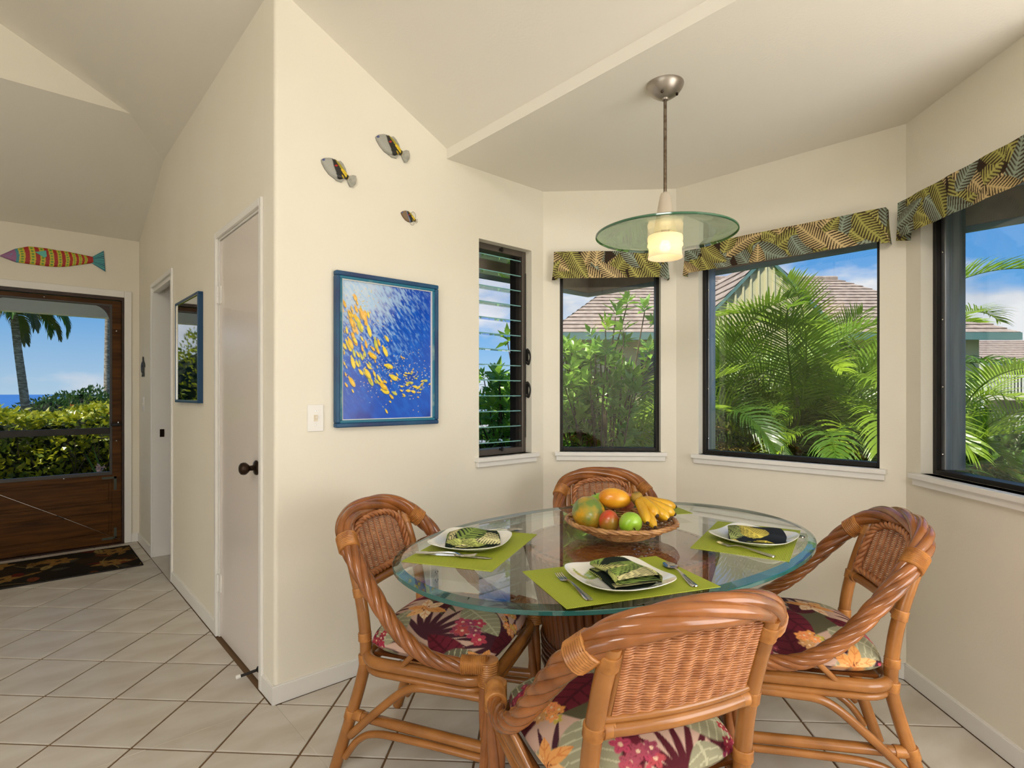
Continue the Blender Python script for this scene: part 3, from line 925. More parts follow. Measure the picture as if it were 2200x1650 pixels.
frame_bars(pt, 'white_liner', TRIM, PW - 0.062, PH - 0.062, 0.004, -0.024, -0.006, 0)
nu, nv = 240, 320
u, v = grid_uv(nu, nv)
cw, chh = PW - 0.066, PH - 0.066
P = Paint(u, v, (8, 78, 190))
asp = chh / cw
# water: pale upper corner, deep blue below, brush strokes along the current
wob = fbm(u * 3, v * 4, 51, 2) * 0.5
str_ = fbm((u * 0.62 - v * asp * 0.78) * 14 + wob, (v * asp * 0.62 + u * 0.78) * 44, 3, 4)
str2 = fbm((u * 0.62 - v * asp * 0.78) * 22 + wob, (v * asp * 0.62 + u * 0.78) * 80, 13, 3)
cl = fbm(u * 4, v * 5, 21, 3)
P.put(0.9 * (v > -1) * np.clip((str_ - 0.42) * 3, 0, 1), (18, 104, 214))
P.put(np.clip((str2 - 0.6) * 5, 0, 1) * np.clip(v * 1.2, 0.1, 0.7) * np.clip(1.15 - u, 0.2, 1), (110, 168, 232))
P.put(np.clip((u - 0.35) * 1.4, 0, 1) * np.clip((v - 0.45) * 2, 0, 1), (10, 66, 186), 0.7)
dwh = np.hypot((u - 0.14) / 0.60, (v - 1.02) / 0.46)
P.put(np.clip((1.0 - dwh + (str2 - 0.5) * 0.9 + (cl - 0.5) * 0.3) * 1.7, 0, 1), (206, 222, 236), 0.93)
P.put(np.clip((1.45 - dwh + (str2 - 0.5) * 1.6) * 1.2, 0, 1) * np.clip((str2 - 0.42) * 5, 0, 1), (150, 196, 236), 0.6)
P.put(np.clip((0.30 - v) * 4 + (cl - 0.5) * 2, 0, 1), (26, 88, 204), 0.6)
P.put(np.clip((u - 0.62) * 3, 0, 1) * np.clip(1 - np.abs(v - 0.42) * 3.2, 0, 1) * np.clip(cl * 2 - 0.5, 0, 1), (70, 92, 190), 0.45)
P.put(np.clip((cl - 0.62) * 6, 0, 1) * (v < 0.35), (18, 50, 150), 0.7)
rg = random.Random(4)
# shoal: flows down from the upper corner, then sweeps across
def cur(t):
    if t < 0.5:
        q = t / 0.5
        return 0.09 + 0.14 * q + 0.03 * math.sin(q * 3), 0.86 - 0.50 * q, -1.15 + 0.15 * q
    q = (t - 0.5) / 0.5
    return 0.23 + 0.76 * q, 0.36 - 0.15 * math.sin(q * 1.9) + 0.075 * q * q, -0.9 + 1.25 * q
for k in range(420):       # specks
    t = rg.random(); cx, cy, an = cur(t)
    sp = 0.10 + 0.10 * math.sin(t * math.pi)
    dx = rg.gauss(0.06, sp * 0.7); dy = rg.gauss(0.06, sp * 0.6)
    P.ell(cx + dx, cy + dy, 0.0045, 0.0034, 0, rg.choice([(232, 200, 70), (214, 224, 200), (150, 190, 220), (240, 190, 90)]), 0.5)
for k in range(175):
    t = rg.random() ** 0.9; cx, cy, an = cur(t)
    sp = 0.050 + 0.075 * math.sin(t * math.pi)
    cx += rg.gauss(0, sp); cy += rg.gauss(0, sp * 0.8)
    if not (0.01 < cx < 0.99):
        continue
    L = rg.choice([0.010, 0.014, 0.018, 0.022, 0.026, 0.040]) * (1.1 if t < 0.72 else 0.62)
    an += rg.gauss(0, 0.18)
    col = rg.choice([(246, 214, 40), (250, 222, 62), (238, 190, 30), (200, 200, 70)]) if t > 0.22 else rg.choice([(240, 178, 40), (246, 190, 90), (226, 180, 20)])
    ca, sa = math.cos(an), math.sin(an)
    # shadow, body, tail
    P.ell(cx - 0.007, cy - 0.007, L, L * 0.42 / 1.1, an, (24, 40, 70), 0.3, 0.6)
    tx, ty = cx - ca * L * 1.05, cy - sa * L * 1.05
    P.ell(tx, ty, L * 0.35, L * 0.10, an + 0.6, col, 0.3)
    P.ell(tx, ty, L * 0.35, L * 0.10, an - 0.6, col, 0.3)
    P.ell(cx, cy, L, L * 0.42, an, col, 0.15)
    P.ell(cx + L * 0.3 * ca, cy + L * 0.3 * sa + L * 0.1, L * 0.4, L * 0.12, an, (255, 240, 130), 0.5, 0.6)
mb = MB(); mb.grid([( (a - 0.5) * cw, -0.0125, (b - 0.5) * chh) for a, b in zip(u, v)], nu, nv)
me = mb.mesh('canvas', PAINTG)
paint_attr(me, P.c)
oc = bpy.data.objects.new('canvas', me); COL.objects.link(oc); oc.parent = pt
MB().box(-cw / 2, cw / 2, -0.012, -0.003, -chh / 2, chh / 2).build('backing_board', WOODK, pt)

# ---------------------------------------------------------------- ceramic triggerfish plaques
def reef_fish(name, label, loc, L, body_col, tilt, black_mix, wire=False):
    t = thing(name, label, 'wall fish', loc, group='ceramic fish on the wall above the painting')
    # outline of the body, x from nose (0) to tail root (1), in units of length
    up = [(0, 0.0), (0.06, 0.10), (0.20, 0.21), (0.36, 0.27), (0.52, 0.24), (0.68, 0.16), (0.82, 0.07), (0.92, 0.055)]
    lo = [(0, -0.02), (0.05, -0.09), (0.18, -0.19), (0.36, -0.27), (0.54, -0.28), (0.70, -0.22), (0.82, -0.09), (0.92, -0.055)]
    bl = L * (0.80 if not wire else 0.86)
    N = 44; Mv = 30
    xs = np.linspace(0, 0.92, N)
    zu = np.interp(xs, *zip(*up)); zl = np.interp(xs, *zip(*lo))
    pts = []; uu = []; vv = []
    for j in range(Mv):
        q = j / (Mv - 1)
        for i in range(N):
            z = zl[i] + (zu[i] - zl[i]) * q
            dome = math.sqrt(max(0.0, 1 - (2 * q - 1) ** 4)) * math.sqrt(max(0.0, 1 - (2 * (i / (N - 1)) - 1) ** 6))
            pts.append(((xs[i] - 0.5) * bl, -0.004 - 0.016 * dome * L / 0.18, z * bl)); uu.append(xs[i]); vv.append(z)
    Pn = Paint(uu, vv, body_col)
    U, V = Pn.u, Pn.v
    Pn.put(fbm(U * 60, V * 60, 5) * 0.5, tuple(k * 0.8 for k in body_col))
    Vu = np.interp(U, [0.28, 0.40, 0.5, 0.66, 0.82], [0.27, 0.17, 0.11, 0.02, -0.05])
    Vl = np.interp(U, [0.20, 0.27, 0.36, 0.60, 0.78], [0.28, 0.12, 0.0, -0.24, -0.30])
    Pn.put(((V >= Vu) & (U > 0.28) & (U < 0.84)).astype(float), (172, 156, 40))
    band = (V < Vu) & (V > Vl) & (U > 0.21) & (U < 0.84)
    Pn.put(band.astype(float), (30, 28, 24))
    if wire:
        eb = (np.abs(V - Vl) < 0.022) & (U > 0.22) & (U < 0.8)
        Pn.put(eb.astype(float), (120, 150, 200))
    Pn.ell(0.42, 0.06, 0.05, 0.025, 0.7, (186, 32, 30))
    wed = (U > 0.58) & (U < 0.84)
    Pn.put((wed & (np.abs(V - Vu) < 0.024)).astype(float), (236, 200, 40))
    Pn.put((wed & (np.abs(V - 0.07 + (U - 0.66) * 0.15) < 0.022)).astype(float), (236, 200, 40))
    Pn.put((wed & (np.abs(V - Vu + 0.10) < 0.016) & (U > 0.68)).astype(float), (236, 200, 40))
    Pn.put(((U > 0.82) & (U < 0.885)).astype(float), (30, 28, 24))
    Pn.put((U > 0.885).astype(float), (236, 200, 40))
    Pn.ell(0.035, 0.01, 0.035, 0.05, 0.3, (70, 80, 130))
    Pn.ell(0.285, 0.215, 0.02, 0.02, 0, (235, 235, 225))
    mb = MB(); mb.grid(pts, N, Mv)
    n0 = N * Mv
    me = mb.mesh('body', PAINTA, 60)
    paint_attr(me, Pn.c)
    ob = bpy.data.objects.new('body', me); COL.objects.link(ob); ob.parent = t
    ob.rotation_euler = (0, tilt, 0)
    back = MB()
    ol = [((x - 0.5) * bl, z * bl) for x, z in up] + [((x - 0.5) * bl, z * bl) for x, z in lo[::-1]]
    n_ = len(ol)
    back.add([(x, -0.005, z) for x, z in ol] + [(x, 0.0, z) for x, z in ol], [tuple(range(n_)), tuple(range(n_, 2 * n_))[::-1]] + [(i, (i + 1) % n_, n_ + (i + 1) % n_, n_ + i) for i in range(n_)])
    GR = mat('fish_rim', tuple(int(k * 0.75) for k in body_col), 0.6)
    back.build('plaque_rim', GR, t).rotation_euler = (0, tilt, 0)
    FIN = mat('fish_fin', (176, 172, 158), 0.6, color2=(150, 148, 136), nscale=60)
    def fin(nm, poly):
        m_ = MB(); n2 = len(poly)
        m_.add([(x * bl, -0.009, z * bl) for x, z in poly] + [(x * bl, -0.002, z * bl) for x, z in poly], [tuple(range(n2)), tuple(range(n2, 2 * n2))[::-1]] + [(i, (i + 1) % n2, n2 + (i + 1) % n2, n2 + i) for i in range(n2)])
        m_.build(nm, FIN, t, bevel=0.002).rotation_euler = (0, tilt, 0)
    if not wire:
        fin('tail_fin', [(0.40, 0.05), (0.50, 0.16), (0.58, 0.19), (0.64, 0.10), (0.66, -0.02), (0.63, -0.14), (0.56, -0.20), (0.48, -0.14), (0.40, -0.05)])
        fin('dorsal_fin', [(-0.06, 0.25), (0.0, 0.31), (0.10, 0.28), (0.22, 0.19), (0.28, 0.11), (0.16, 0.15)])
        fin('anal_fin', [(0.02, -0.26), (0.12, -0.29), (0.27, -0.24), (0.30, -0.12), (0.20, -0.18)])
    else:
        WR = mat('fish_wire', (120, 100, 74), 0.4, metal=0.7)
        for nm, pl in (('wire_fin', [(0.05, 0.22), (0.12, 0.36), (0.24, 0.36), (0.34, 0.26), (0.36, 0.12)]), ('wire_fin', [(0.1, -0.26), (0.24, -0.34), (0.36, -0.28), (0.36, -0.16)]), ('tail_wire', [(0.40, 0.04), (0.52, 0.12)]), ('tail_wire', [(0.41, 0.01), (0.56, 0.03)]), ('tail_wire', [(0.41, -0.02), (0.55, -0.05)]), ('tail_wire', [(0.40, -0.05), (0.50, -0.13)])):
            MB().tube(spline([(x * bl, -0.005, z * bl) for x, z in pl], 10), 0.0008, 5).build(nm, WR, t).rotation_euler = (0, tilt, 0)
    return t
reef_fish('ceramic_fish', 'grey, black and yellow ceramic fish with a wide tail, highest on the wall', (0.522, 0, 2.405), 0.195, (172, 170, 158), R(16), 0.5)
reef_fish('ceramic_fish', 'grey, black and yellow ceramic fish with a rounded belly, closest to the hall corner', (0.259, 0, 2.224), 0.18, (176, 174, 162), R(22), 0.3)
reef_fish('ceramic_fish', 'small brown ceramic fish with wire fins just above the blue painting', (0.622, 0, 2.097), 0.105, (134, 108, 76), R(16), 0.3, wire=True)

# ---------------------------------------------------------------- switch and outlet plates
def plate(name, label, loc, rz, outlet=False):
    t = thing(name, label, 'outlet' if outlet else 'light switch', loc, rz)
    MB().box(-0.035, 0.035, -0.006, 0, -0.057, 0.057).build('cover_plate', TRIM, t, bevel=0.003)
    if outlet:
        for z in (0.02, -0.02):
            m_ = MB(); m_.lathe([(0.0165, 0), (0.0165, 0.003), (0, 0.003)], 20)
            f_ = m_.build('socket', TRIM, t, loc=(0, -0.006, z)); f_.rotation_euler = (R(90), 0, 0)
            sl = MB(); sl.box(-0.008, -0.0055, -0.0045, 0.0045, 0.003, 0.0036); sl.box(0.0055, 0.008, -0.0045, 0.0045, 0.003, 0.0036); sl.box(-0.002, 0.002, -0.012, -0.008, 0.003, 0.0036)
            sl.build('slots', BLACKF, f_)
    else:
        m_ = MB(); m_.box(-0.006, 0.006, -0.014, -0.006, -0.004, 0.011); m_.build('toggle', mat('toggle_ivory', (226, 214, 190), 0.4) if 'toggle_ivory' not in MATS else MATS['toggle_ivory'], t, bevel=0.002)
        MB().box(-0.008, 0.008, -0.0075, -0.006, -0.014, 0.014).build('toggle_slot', MATS['toggle_ivory'], t)
        for z in (0.03, -0.03):
            MB().lathe([(0.003, 0), (0.002, 0.001), (0, 0.0012)], 10).build('screw', STEEL, t, loc=(0, -0.006, z)).rotation_euler = (R(90), 0, 0)
    return t
plate('light_switch', 'white light switch plate beside the blue painting', (0.167, 0, 1.149), 0)
plate('power_outlet', 'white double power outlet seen low on the wall through the glass table', (0.776, 0, 0.351), 0, True)
plate('light_switch', 'white light switch plate beneath the metal turtle in the hall', WH.at(0.23, 0, 1.17), WH.a)

# ---------------------------------------------------------------- framed mirror in the hall
fm = thing('wall_mirror', 'tall mirror-like glazed picture in a thin blue frame on the hall wall', 'mirror', WH.at(HALL_Y - 1.455, 0, 1.512), WH.a)
BLF = mat('navy_frame', (16, 62, 98), 0.35)
frame_bars(fm, 'frame_bar', BLF, 0.60, 0.625, 0.014, -0.028, 0.0, 0.002)
frame_bars(fm, 'inner_edge', STEEL, 0.572, 0.597, 0.003, -0.026, -0.01, 0)
MIR = mat('mirror_glass', (196, 200, 196), 0.02, metal=1.0)
MB().box(-0.283, 0.283, -0.020, -0.016, -0.2955, 0.2955).build('mirror_glass', MIR, fm)

# ---------------------------------------------------------------- turtle
tu = thing('metal_turtle', 'small grey metal turtle hung on the wall at the end of the hall', 'wall ornament', WH.at(0.235, 0, 1.468), WH.a)
PEW = mat('pewter', (96, 98, 96), 0.45, metal=0.6, color2=(50, 52, 52), nscale=60)
mb = MB()
pts = []
for j in range(9):
    q = j / 8
    for i in range(20):
        a = 2 * math.pi * i / 20
        pts.append((0.042 * (1 - q) ** 0.5 * math.cos(a) if j else 0.042 * math.cos(a), -0.004 - 0.016 * math.sin(q * math.pi / 2), 0.062 * (1 - q) ** 0.5 * math.sin(a)))
mb.grid(pts, 20, 9, closed_u=True)
mb.build('shell', PEW, tu, smooth=60)
def flipper(nm, x, z, L, W_, an):
    m_ = MB(); pl = [(0, -W_ * 0.5), (L * 0.5, -W_ * 0.55), (L, 0), (L * 0.5, W_ * 0.5), (0, W_ * 0.5)]
    ca, sa = math.cos(an), math.sin(an)
    q = [(x + a * ca - b * sa, z + a * sa + b * ca) for a, b in pl]; n2 = 5
    m_.add([(a, -0.009, b) for a, b in q] + [(a, -0.003, b) for a, b in q], [tuple(range(n2)), tuple(range(n2, 2 * n2))[::-1]] + [(i, (i + 1) % n2, n2 + (i + 1) % n2, n2 + i) for i in range(n2)])
    m_.build(nm, PEW, tu, bevel=0.002)
flipper('flipper', 0.03, 0.035, 0.06, 0.026, R(-30)); flipper('flipper', -0.03, 0.035, 0.06, 0.026, R(210))
flipper('flipper', 0.025, -0.045, 0.035, 0.02, R(-60)); flipper('flipper', -0.025, -0.045, 0.035, 0.02, R(240)); flipper('head', 0.0, 0.055, 0.036, 0.026, R(90))

# ---------------------------------------------------------------- striped fish over the door
sf = thing('striped_fish', 'long wooden fish with red and yellow stripes and a turquoise tail above the screen door', 'wall fish', (-0.575, HALL_Y, 2.322))
N, Mv = 150, 26
xs = np.linspace(0, 1, N)
hw = np.interp(xs, [0, 0.06, 0.15, 0.3, 0.5, 0.7, 0.85, 1.0], [0.004, 0.022, 0.050, 0.068, 0.070, 0.060, 0.042, 0.024])
cz = np.interp(xs, [0, 0.3, 0.6, 1.0], [-0.016, 0.004, -0.006, 0.004])
pts = []; uu = []; vv = []
for j in range(Mv):
    q = j / (Mv - 1) * 2 - 1
    for i in range(N):
        pts.append((-0.30 + xs[i] * 0.56, -0.006 - 0.012 * math.sqrt(max(0, 1 - q ** 4)), cz[i] + hw[i] * q)); uu.append(xs[i]); vv.append(q)
Pn = Paint(uu, vv, (172, 30, 24))
U, V = Pn.u, Pn.v
ub = U + 0.016 * V * V
Pn.put((ub < 0.175).astype(float), (150, 96, 140)); Pn.put(((ub > 0.165) & (ub < 0.195)).astype(float), (70, 150, 160))
k0 = 0.195
wdth = [0.062, 0.052] * 9
for k, ww in enumerate(wdth):
    ww *= 1 - 0.03 * k
    if k % 2 == 0:
        Pn.put(((ub > k0) & (ub < k0 + ww)).astype(float), (206, 190, 44))
        for q in np.linspace(-0.8, 0.8, 6):
            Pn.ell(k0 + ww * 0.5 - 0.016 * q * q, q, ww * 0.26, 0.11, 0, (70, 150, 50), 0.3)
    k0 += ww
Pn.ell(0.115, 0.25, 0.010, 0.10, 0, (90, 150, 190)); Pn.ell(0.08, -0.1, 0.03, 0.06, 0.2, (80, 140, 190), 0.3, 0.7)
mb = MB(); mb.grid(pts, N, Mv)
me = mb.mesh('body', PAINTA, 60); paint_attr(me, Pn.c)
ob = bpy.data.objects.new('body', me); COL.objects.link(ob); ob.parent = sf; ob.rotation_euler = (0, R(-4.0), 0)
mb = MB()
ol = [(-0.30 + xs[i] * 0.56, cz[i] + hw[i]) for i in range(0, N, 6)] + [(-0.30 + xs[i] * 0.56, cz[i] - hw[i]) for i in range(N - 1, -1, -6)]
n_ = len(ol)
mb.add([(x, -0.0065, z) for x, z in ol] + [(x, 0, z) for x, z in ol], [tuple(range(n_)), tuple(range(n_, 2 * n_))[::-1]] + [(i, (i + 1) % n_, n_ + (i + 1) % n_, n_ + i) for i in range(n_)])
mb.build('edge', WOODK, sf).rotation_euler = (0, R(-4.0), 0)
u, v = grid_uv(40, 44)
pts = [(0.25 + a * 0.085, -0.012, (b - 0.5) * (0.045 + 0.125 * a)) for a, b in zip(u, v)]
Pn = Paint(u, v, (84, 178, 172))
for q in np.linspace(0.06, 0.94, 9):
    Pn.put((np.abs(v - q) < 0.028).astype(float) * (u > 0.15) * (u < 0.95), (24, 84, 110))
Pn.put(((u > 0.95) | (v < 0.02) | (v > 0.98)).astype(float), (24, 84, 120))
mb = MB(); mb.grid(pts, 40, 44); me = mb.mesh('tail', PAINTA); paint_attr(me, Pn.c)
ob = bpy.data.objects.new('tail_paint', me); COL.objects.link(ob); ob.parent = sf; ob.rotation_euler = (0, R(-4.0), 0)
mb = MB(); q4 = [(0.25, -0.0225), (0.335, -0.085), (0.335, 0.085), (0.25, 0.0225)]
mb.add([(x, -0.0118, z) for x, z in q4] + [(x, 0, z) for x, z in q4], [(0, 1, 2, 3), (7, 6, 5, 4), (0, 4, 5, 1), (1, 5, 6, 2), (2, 6, 7, 3), (3, 7, 4, 0)])
mb.build('tail', mat('fish_tail_edge', (24, 84, 110), 0.5), sf).rotation_euler = (0, R(-4.0), 0)
mb = MB(); q3 = [(-0.10, 0.022), (-0.035, 0.045), (-0.03, 0.0), (-0.045, -0.012)]
mb.add([(x, -0.026, z) for x, z in q3] + [(x, -0.016, z) for x, z in q3], [(0, 1, 2, 3), (7, 6, 5, 4), (0, 4, 5, 1), (1, 5, 6, 2), (2, 6, 7, 3), (3, 7, 4, 0)])
mb.build('side_fin', mat('fish_side_fin', (96, 186, 170), 0.5), sf, bevel=0.002)

# ---------------------------------------------------------------- valances
def valance(label, W, u0, u1, z0, z1, seed, flare=0.012):
    t = thing('window_valance', label, 'valance', W.at(0), W.a)
    nu = int((u1 - u0 + 0.1) * 430); nv = 66
    L = u1 - u0; D = 0.062
    # profile: along the front, and wrapped round both ends back to the wall
    arc = np.linspace(0, L + 2 * D, nu)
    pts = []; uu = []; vv = []
    for j in range(nv):
        q = j / (nv - 1)
        for a in arc:
            fl = flare * (1 - q) ** 2
            if a < D:
                x, y = u0 - fl, -a
            elif a > D + L:
                x, y = u1 + fl, -(2 * D + L - a)
            else:
                k = (a - D) / L
                x, y = u0 - fl + (L + 2 * fl) * k, -D
            z = z0 + (z1 - z0) * q - (0.010 * (1 - q) ** 3 if (a < D + 0.03 or a > D + L - 0.03) else 0)
            y -= 0.0025 * math.sin(a * 37 + seed)
            if a < D or a > D + L:
                y = min(y, -0.001)
            pts.append((x, y, z)); uu.append(a / (z1 - z0)); vv.append(q)
    Pn = Paint(uu, vv, (52, 38, 26))
    rg = random.Random(seed)
    cols = [(204, 178, 124), (166, 160, 84), (152, 162, 142), (212, 186, 134), (176, 168, 92), (142, 154, 134)]
    amax = (L + 2 * D) / (z1 - z0)
    k = 0; x = -0.3
    lv = []
    while x < amax + 0.4:
        for row in (0.12, 0.55, 1.0):
            lv.append((x + rg.uniform(-0.12, 0.12) + 0.2 * row, row + rg.uniform(-0.15, 0.15), rg.uniform(1.15, 1.5), rg.uniform(0.25, 0.33), rg.choice([R(35), R(60), R(140), R(-40), R(-60), R(120), R(80)]) + rg.uniform(-0.25, 0.25), cols[(k + rg.randint(0, 2)) % 6], rg.uniform(-0.2, 0.2)))
            k += 1
        x += 0.55
    rg.shuffle(lv)
    for (cx, cy, L_, W_, an, col, bd) in lv:
        Pn.fern(cx - math.cos(an) * L_ / 2, cy - math.sin(an) * L_ / 2, L_, W_, an, col, gap=(66, 50, 34), n=15, duty=0.66, bend=bd)
    mb = MB(); mb.grid(pts, nu, nv)
    me = mb.mesh('fabric_face', FABRIC, 60); paint_attr(me, Pn.c)
    ob = bpy.data.objects.new('fabric_face', me); COL.objects.link(ob); ob.parent = t
    TB = mat('valance_top', (112, 100, 62), 0.9, color2=(90, 78, 50), nscale=30) if 'valance_top' not in MATS else MATS['valance_top']
    MB().box(u0 + 0.002, u1 - 0.002, -D + 0.003, -0.001, z1 - 0.012, z1 - 0.001).build('board', TB, t)
    return t
valance('short fern-print fabric valance over the narrow window behind the pendant', W1, 0.062, 0.706, 1.915, 2.068, 3)
valance('long fern-print fabric valance over the wide palm window', W2, 0.085, 1.035, 1.925, 2.072, 11)
valance('fern-print fabric valance over the window facing the far balconies', W3, 0.045, 0.755, 1.925, 2.075, 19)

# ================================================================== DINING CHAIRS
def make_chair():
    t = thing('rattan_chair', 'x', 'chair', group='rattan dining chairs around the glass table')
    mir = lambda pts: [(-x, y, z) for x, y, z in pts]
    # twisted rail: one arm, over the back, the other arm
    hp = [(0.236, 0.214, 0.455), (0.262, 0.13, 0.452), (0.278, 0.03, 0.470), (0.277, -0.07, 0.532), (0.265, -0.165, 0.632), (0.243, -0.25, 0.730), (0.196, -0.316, 0.800), (0.108, -0.352, 0.832), (0.0, -0.362, 0.840)]
    full = hp + mir(hp[:-1])[::-1]
    NP = 200
    path = spline(full, NP)
    rad = [0.0212 + 0.0100 * max(0.0, math.sin(math.pi * i / (NP - 1))) ** 2.2 for i in range(NP)]
    mb = MB(); rope(mb, path, rad, 5, 15.0, 9, 0.50, 0.58, twist_at=lambda q: 27.0 - 19.0 * math.sin(math.pi * q) ** 3)
    mb.build('twisted_rail', RATTANR, t, smooth=70)
    def pole(nm, pts, r, n=10, seg=None, m_=RATTAN):
        p_ = spline(pts, seg or max(8, len(pts) * 5))
        return MB().tube(p_, r, n).build(nm, m_, t, smooth=60)
    def bind(p, d, r, L, nm='binding'):
        k = max(4, int(L / 0.006))
        prof = [(r * 0.9, -L / 2)]
        for q in range(k):
            z = -L / 2 + L * q / k
            prof += [(r * 0.97, z), (r * 1.04, z + L / k * 0.5)]
        prof += [(r * 0.97, L / 2), (r * 0.9, L / 2)]
        o = MB().lathe(prof, 14).build(nm, RATTANB, t, smooth=60)
        o.matrix_local = Matrix.Translation(p) @ rot_to(d)
        return o
    post = [(0.200, -0.352, 0.0), (0.198, -0.305, 0.14), (0.195, -0.255, 0.30), (0.193, -0.236, 0.40), (0.191, -0.250, 0.54), (0.189, -0.286, 0.68), (0.186, -0.326, 0.79)]
    for s in (1, -1):
        S = lambda pts: [(s * x, y, z) for x, y, z in pts]
        pole('rear_post', S(post), 0.0195, 12)
        lg = [(s * 0.236, 0.210, z) for z in np.linspace(0, 0.445, 24)]
        m_ = MB(); rope(m_, lg, 0.0235, 3, 9.0 * s, 8, 0.62, 0.5)
        m_.build('front_leg', RATTANR, t, smooth=70)
        pole('side_brace', S([(0.234, 0.195, 0.352), (0.240, 0.05, 0.352), (0.240, -0.05, 0.338), (0.228, -0.16, 0.25), (0.208, -0.285, 0.13)]), 0.0135)
        pole('side_stretcher', S([(0.234, 0.205, 0.205), (0.198, -0.285, 0.195)]), 0.0165)
        pole('stretcher_bow', S([(0.234, 0.205, 0.172), (0.222, -0.03, 0.168), (0.214, -0.18, 0.158), (0.205, -0.255, 0.12), (0.201, -0.31, 0.05)]), 0.012)
        pole('arm_strut', S([(0.273, 0.0, 0.480), (0.245, -0.07, 0.41)]), 0.009, 8)
        bind((s * 0.249, 0.172, 0.453), (0.28 * s, -1, 0), 0.0275, 0.075)
        bind((s * 0.236, 0.212, 0.432), (0, 0, 1), 0.0305, 0.075)
        bind((s * 0.193, -0.237, 0.385), (0, -0.1, 1), 0.0225, 0.030)
        bind((s * 0.1925, -0.240, 0.455), (0, -0.05, 1), 0.0215, 0.028)
        bind((s * 0.1905, -0.262, 0.597), (0, -0.2, 1), 0.0215, 0.030)
        bind((s * 0.197, -0.289, 0.195), (0, 0.3, 1), 0.0215, 0.034)
        bind((s * 0.224, -0.284, 0.765), (s * -0.48, -0.60, 0.64), 0.0335, 0.055)
        bind((s * 0.201, -0.255, 0.197), (0.09 * s, 1, 0.0), 0.018, 0.03)
        bind((s * 0.187, -0.314, 0.757), (0, -0.36, 1), 0.022, 0.035)
        pole('panel_edge', S([(0.164, -0.266, 0.615), (0.162, -0.298, 0.71), (0.157, -0.326, 0.795)]), 0.0085, 8)
    # seat ring
    ring = []
    hx, y0, y1, rc = 0.238, -0.236, 0.214, 0.085
    for cx, cy, a0 in ((hx - rc, y1 - rc, 0), (-hx + rc, y1 - rc, 90), (-hx + rc, y0 + rc, 180), (hx - rc, y0 + rc, 270)):
        for k in range(9):
            a = R(a0 + 90 * k / 8)
            ring.append((cx + rc * math.cos(a), cy + rc * math.sin(a), 0.398))
    MB().tube(ring, 0.019, 12, closed=True).build('seat_ring', RATTAN, t, smooth=60)
    MB().tube([(x * 0.99, y * 0.99, 0.366) for x, y, z in ring], 0.0115, 10, closed=True).build('lower_seat_ring', RATTAN, t, smooth=60)
    pole('cross_stretcher', [(-0.234, 0.208, 0.16), (0.234, 0.208, 0.16)], 0.014)
    MB().box(-0.2, 0.2, -0.2, 0.18, 0.405, 0.415).build('seat_board', RATTAND, t)
    bow = lambda x: -0.020 * (1 - (x / 0.19) ** 2)
    pole('back_rail', [(x, -0.262 + bow(x), 0.597) for x in np.linspace(-0.189, 0.189, 9)], 0.0165, 12, 24)
    pole('back_rail', [(x, -0.268 + bow(x), 0.621) for x in np.linspace(-0.176, 0.176, 9)], 0.0095, 8, 24)
    for s in (1, -1):
        bind((s * 0.163, -0.266, 0.597), (1, 0, 0), 0.0185, 0.026)
    # woven panel
    yb = lambda x, z: -0.262 - (z - 0.60) * 0.33 + bow(x)
    top = lambda x: 0.822 - 0.055 * (abs(x) / 0.175) ** 3.0
    mb = MB()
    ns = 10
    xs_ = np.linspace(-0.155, 0.155, ns)
    for x in xs_:
        zz = np.linspace(0.622, top(x), 8)
        mb.tube([(x, yb(x, z), z) for z in zz], 0.0032, 5)
    pitch = xs_[1] - xs_[0]
    nrow = 33
    for i in range(nrow):
        z = 0.630 + i * 0.0060
        if z > 0.818:
            break
        w_ = 0.161 if z < 0.772 else min(0.161, 0.175 * ((0.822 - z) / 0.055) ** (1 / 3.0))
        n_ = max(10, int(w_ * 2 / 0.0058))
        pp = []
        for q in range(n_ + 1):
            x = -w_ + 2 * w_ * q / n_
            ph = math.cos((x - xs_[0]) / pitch * 2 * math.pi)
            pp.append((x, yb(x, z) - 0.0006 - 0.0038 * ph * (1 if i % 2 else 0.75), z + 0.0004 * ph))
        mb.tube(pp, 0.0027, 6, caps=False)
    wv = mb.build('wicker_weave', WICKER, t, smooth=70)
    # plaited border on the sitting side
    bp = [(-0.150, 0.637), (-0.151, 0.705), (-0.145, 0.757), (-0.120, 0.788), (-0.07, 0.805), (0.0, 0.810), (0.07, 0.805), (0.120, 0.788), (0.145, 0.757), (0.151, 0.705), (0.150, 0.637), (0.10, 0.632), (0.0, 0.630), (-0.10, 0.632), (-0.150, 0.637)]
    bpath = spline([(x, yb(x, z) + 0.014, z) for x, z in bp], 190)
    mb = MB(); rope(mb, bpath, 0.0118, 3, 85.0, 6, 0.56, 0.60)
    mb.build('plaited_border', WICKER, t, smooth=70)
    # cushion
    n = 170
    u, v = grid_uv(n, n)
    a = u * 2 - 1; b = v * 2 - 1
    # denser towards the edge
    a = np.sign(a) * (1 - (1 - np.abs(a)) ** 1.25); b = np.sign(b) * (1 - (1 - np.abs(b)) ** 1.25)
    sx = a * np.sqrt(1 - 0.26 * b ** 2 * np.abs(b)); sy = b * np.sqrt(1 - 0.26 * a ** 2 * np.abs(a))
    prof = np.sqrt(np.clip((1 - np.abs(a) ** 5) * (1 - np.abs(b) ** 5), 0, 1))
    crown = (1 - a ** 2) * (1 - b ** 2)
    X = sx * 0.236; Y = -0.010 + sy * 0.228
    Zt = 0.445 + 0.044 * prof + 0.034 * crown
    Zb = 0.452 - 0.036 * prof
    mb = MB(); mb.grid(np.stack([X, Y, Zt], 1).tolist(), n, n)
    nbm = 36
    u2, v2 = grid_uv(nbm, nbm)
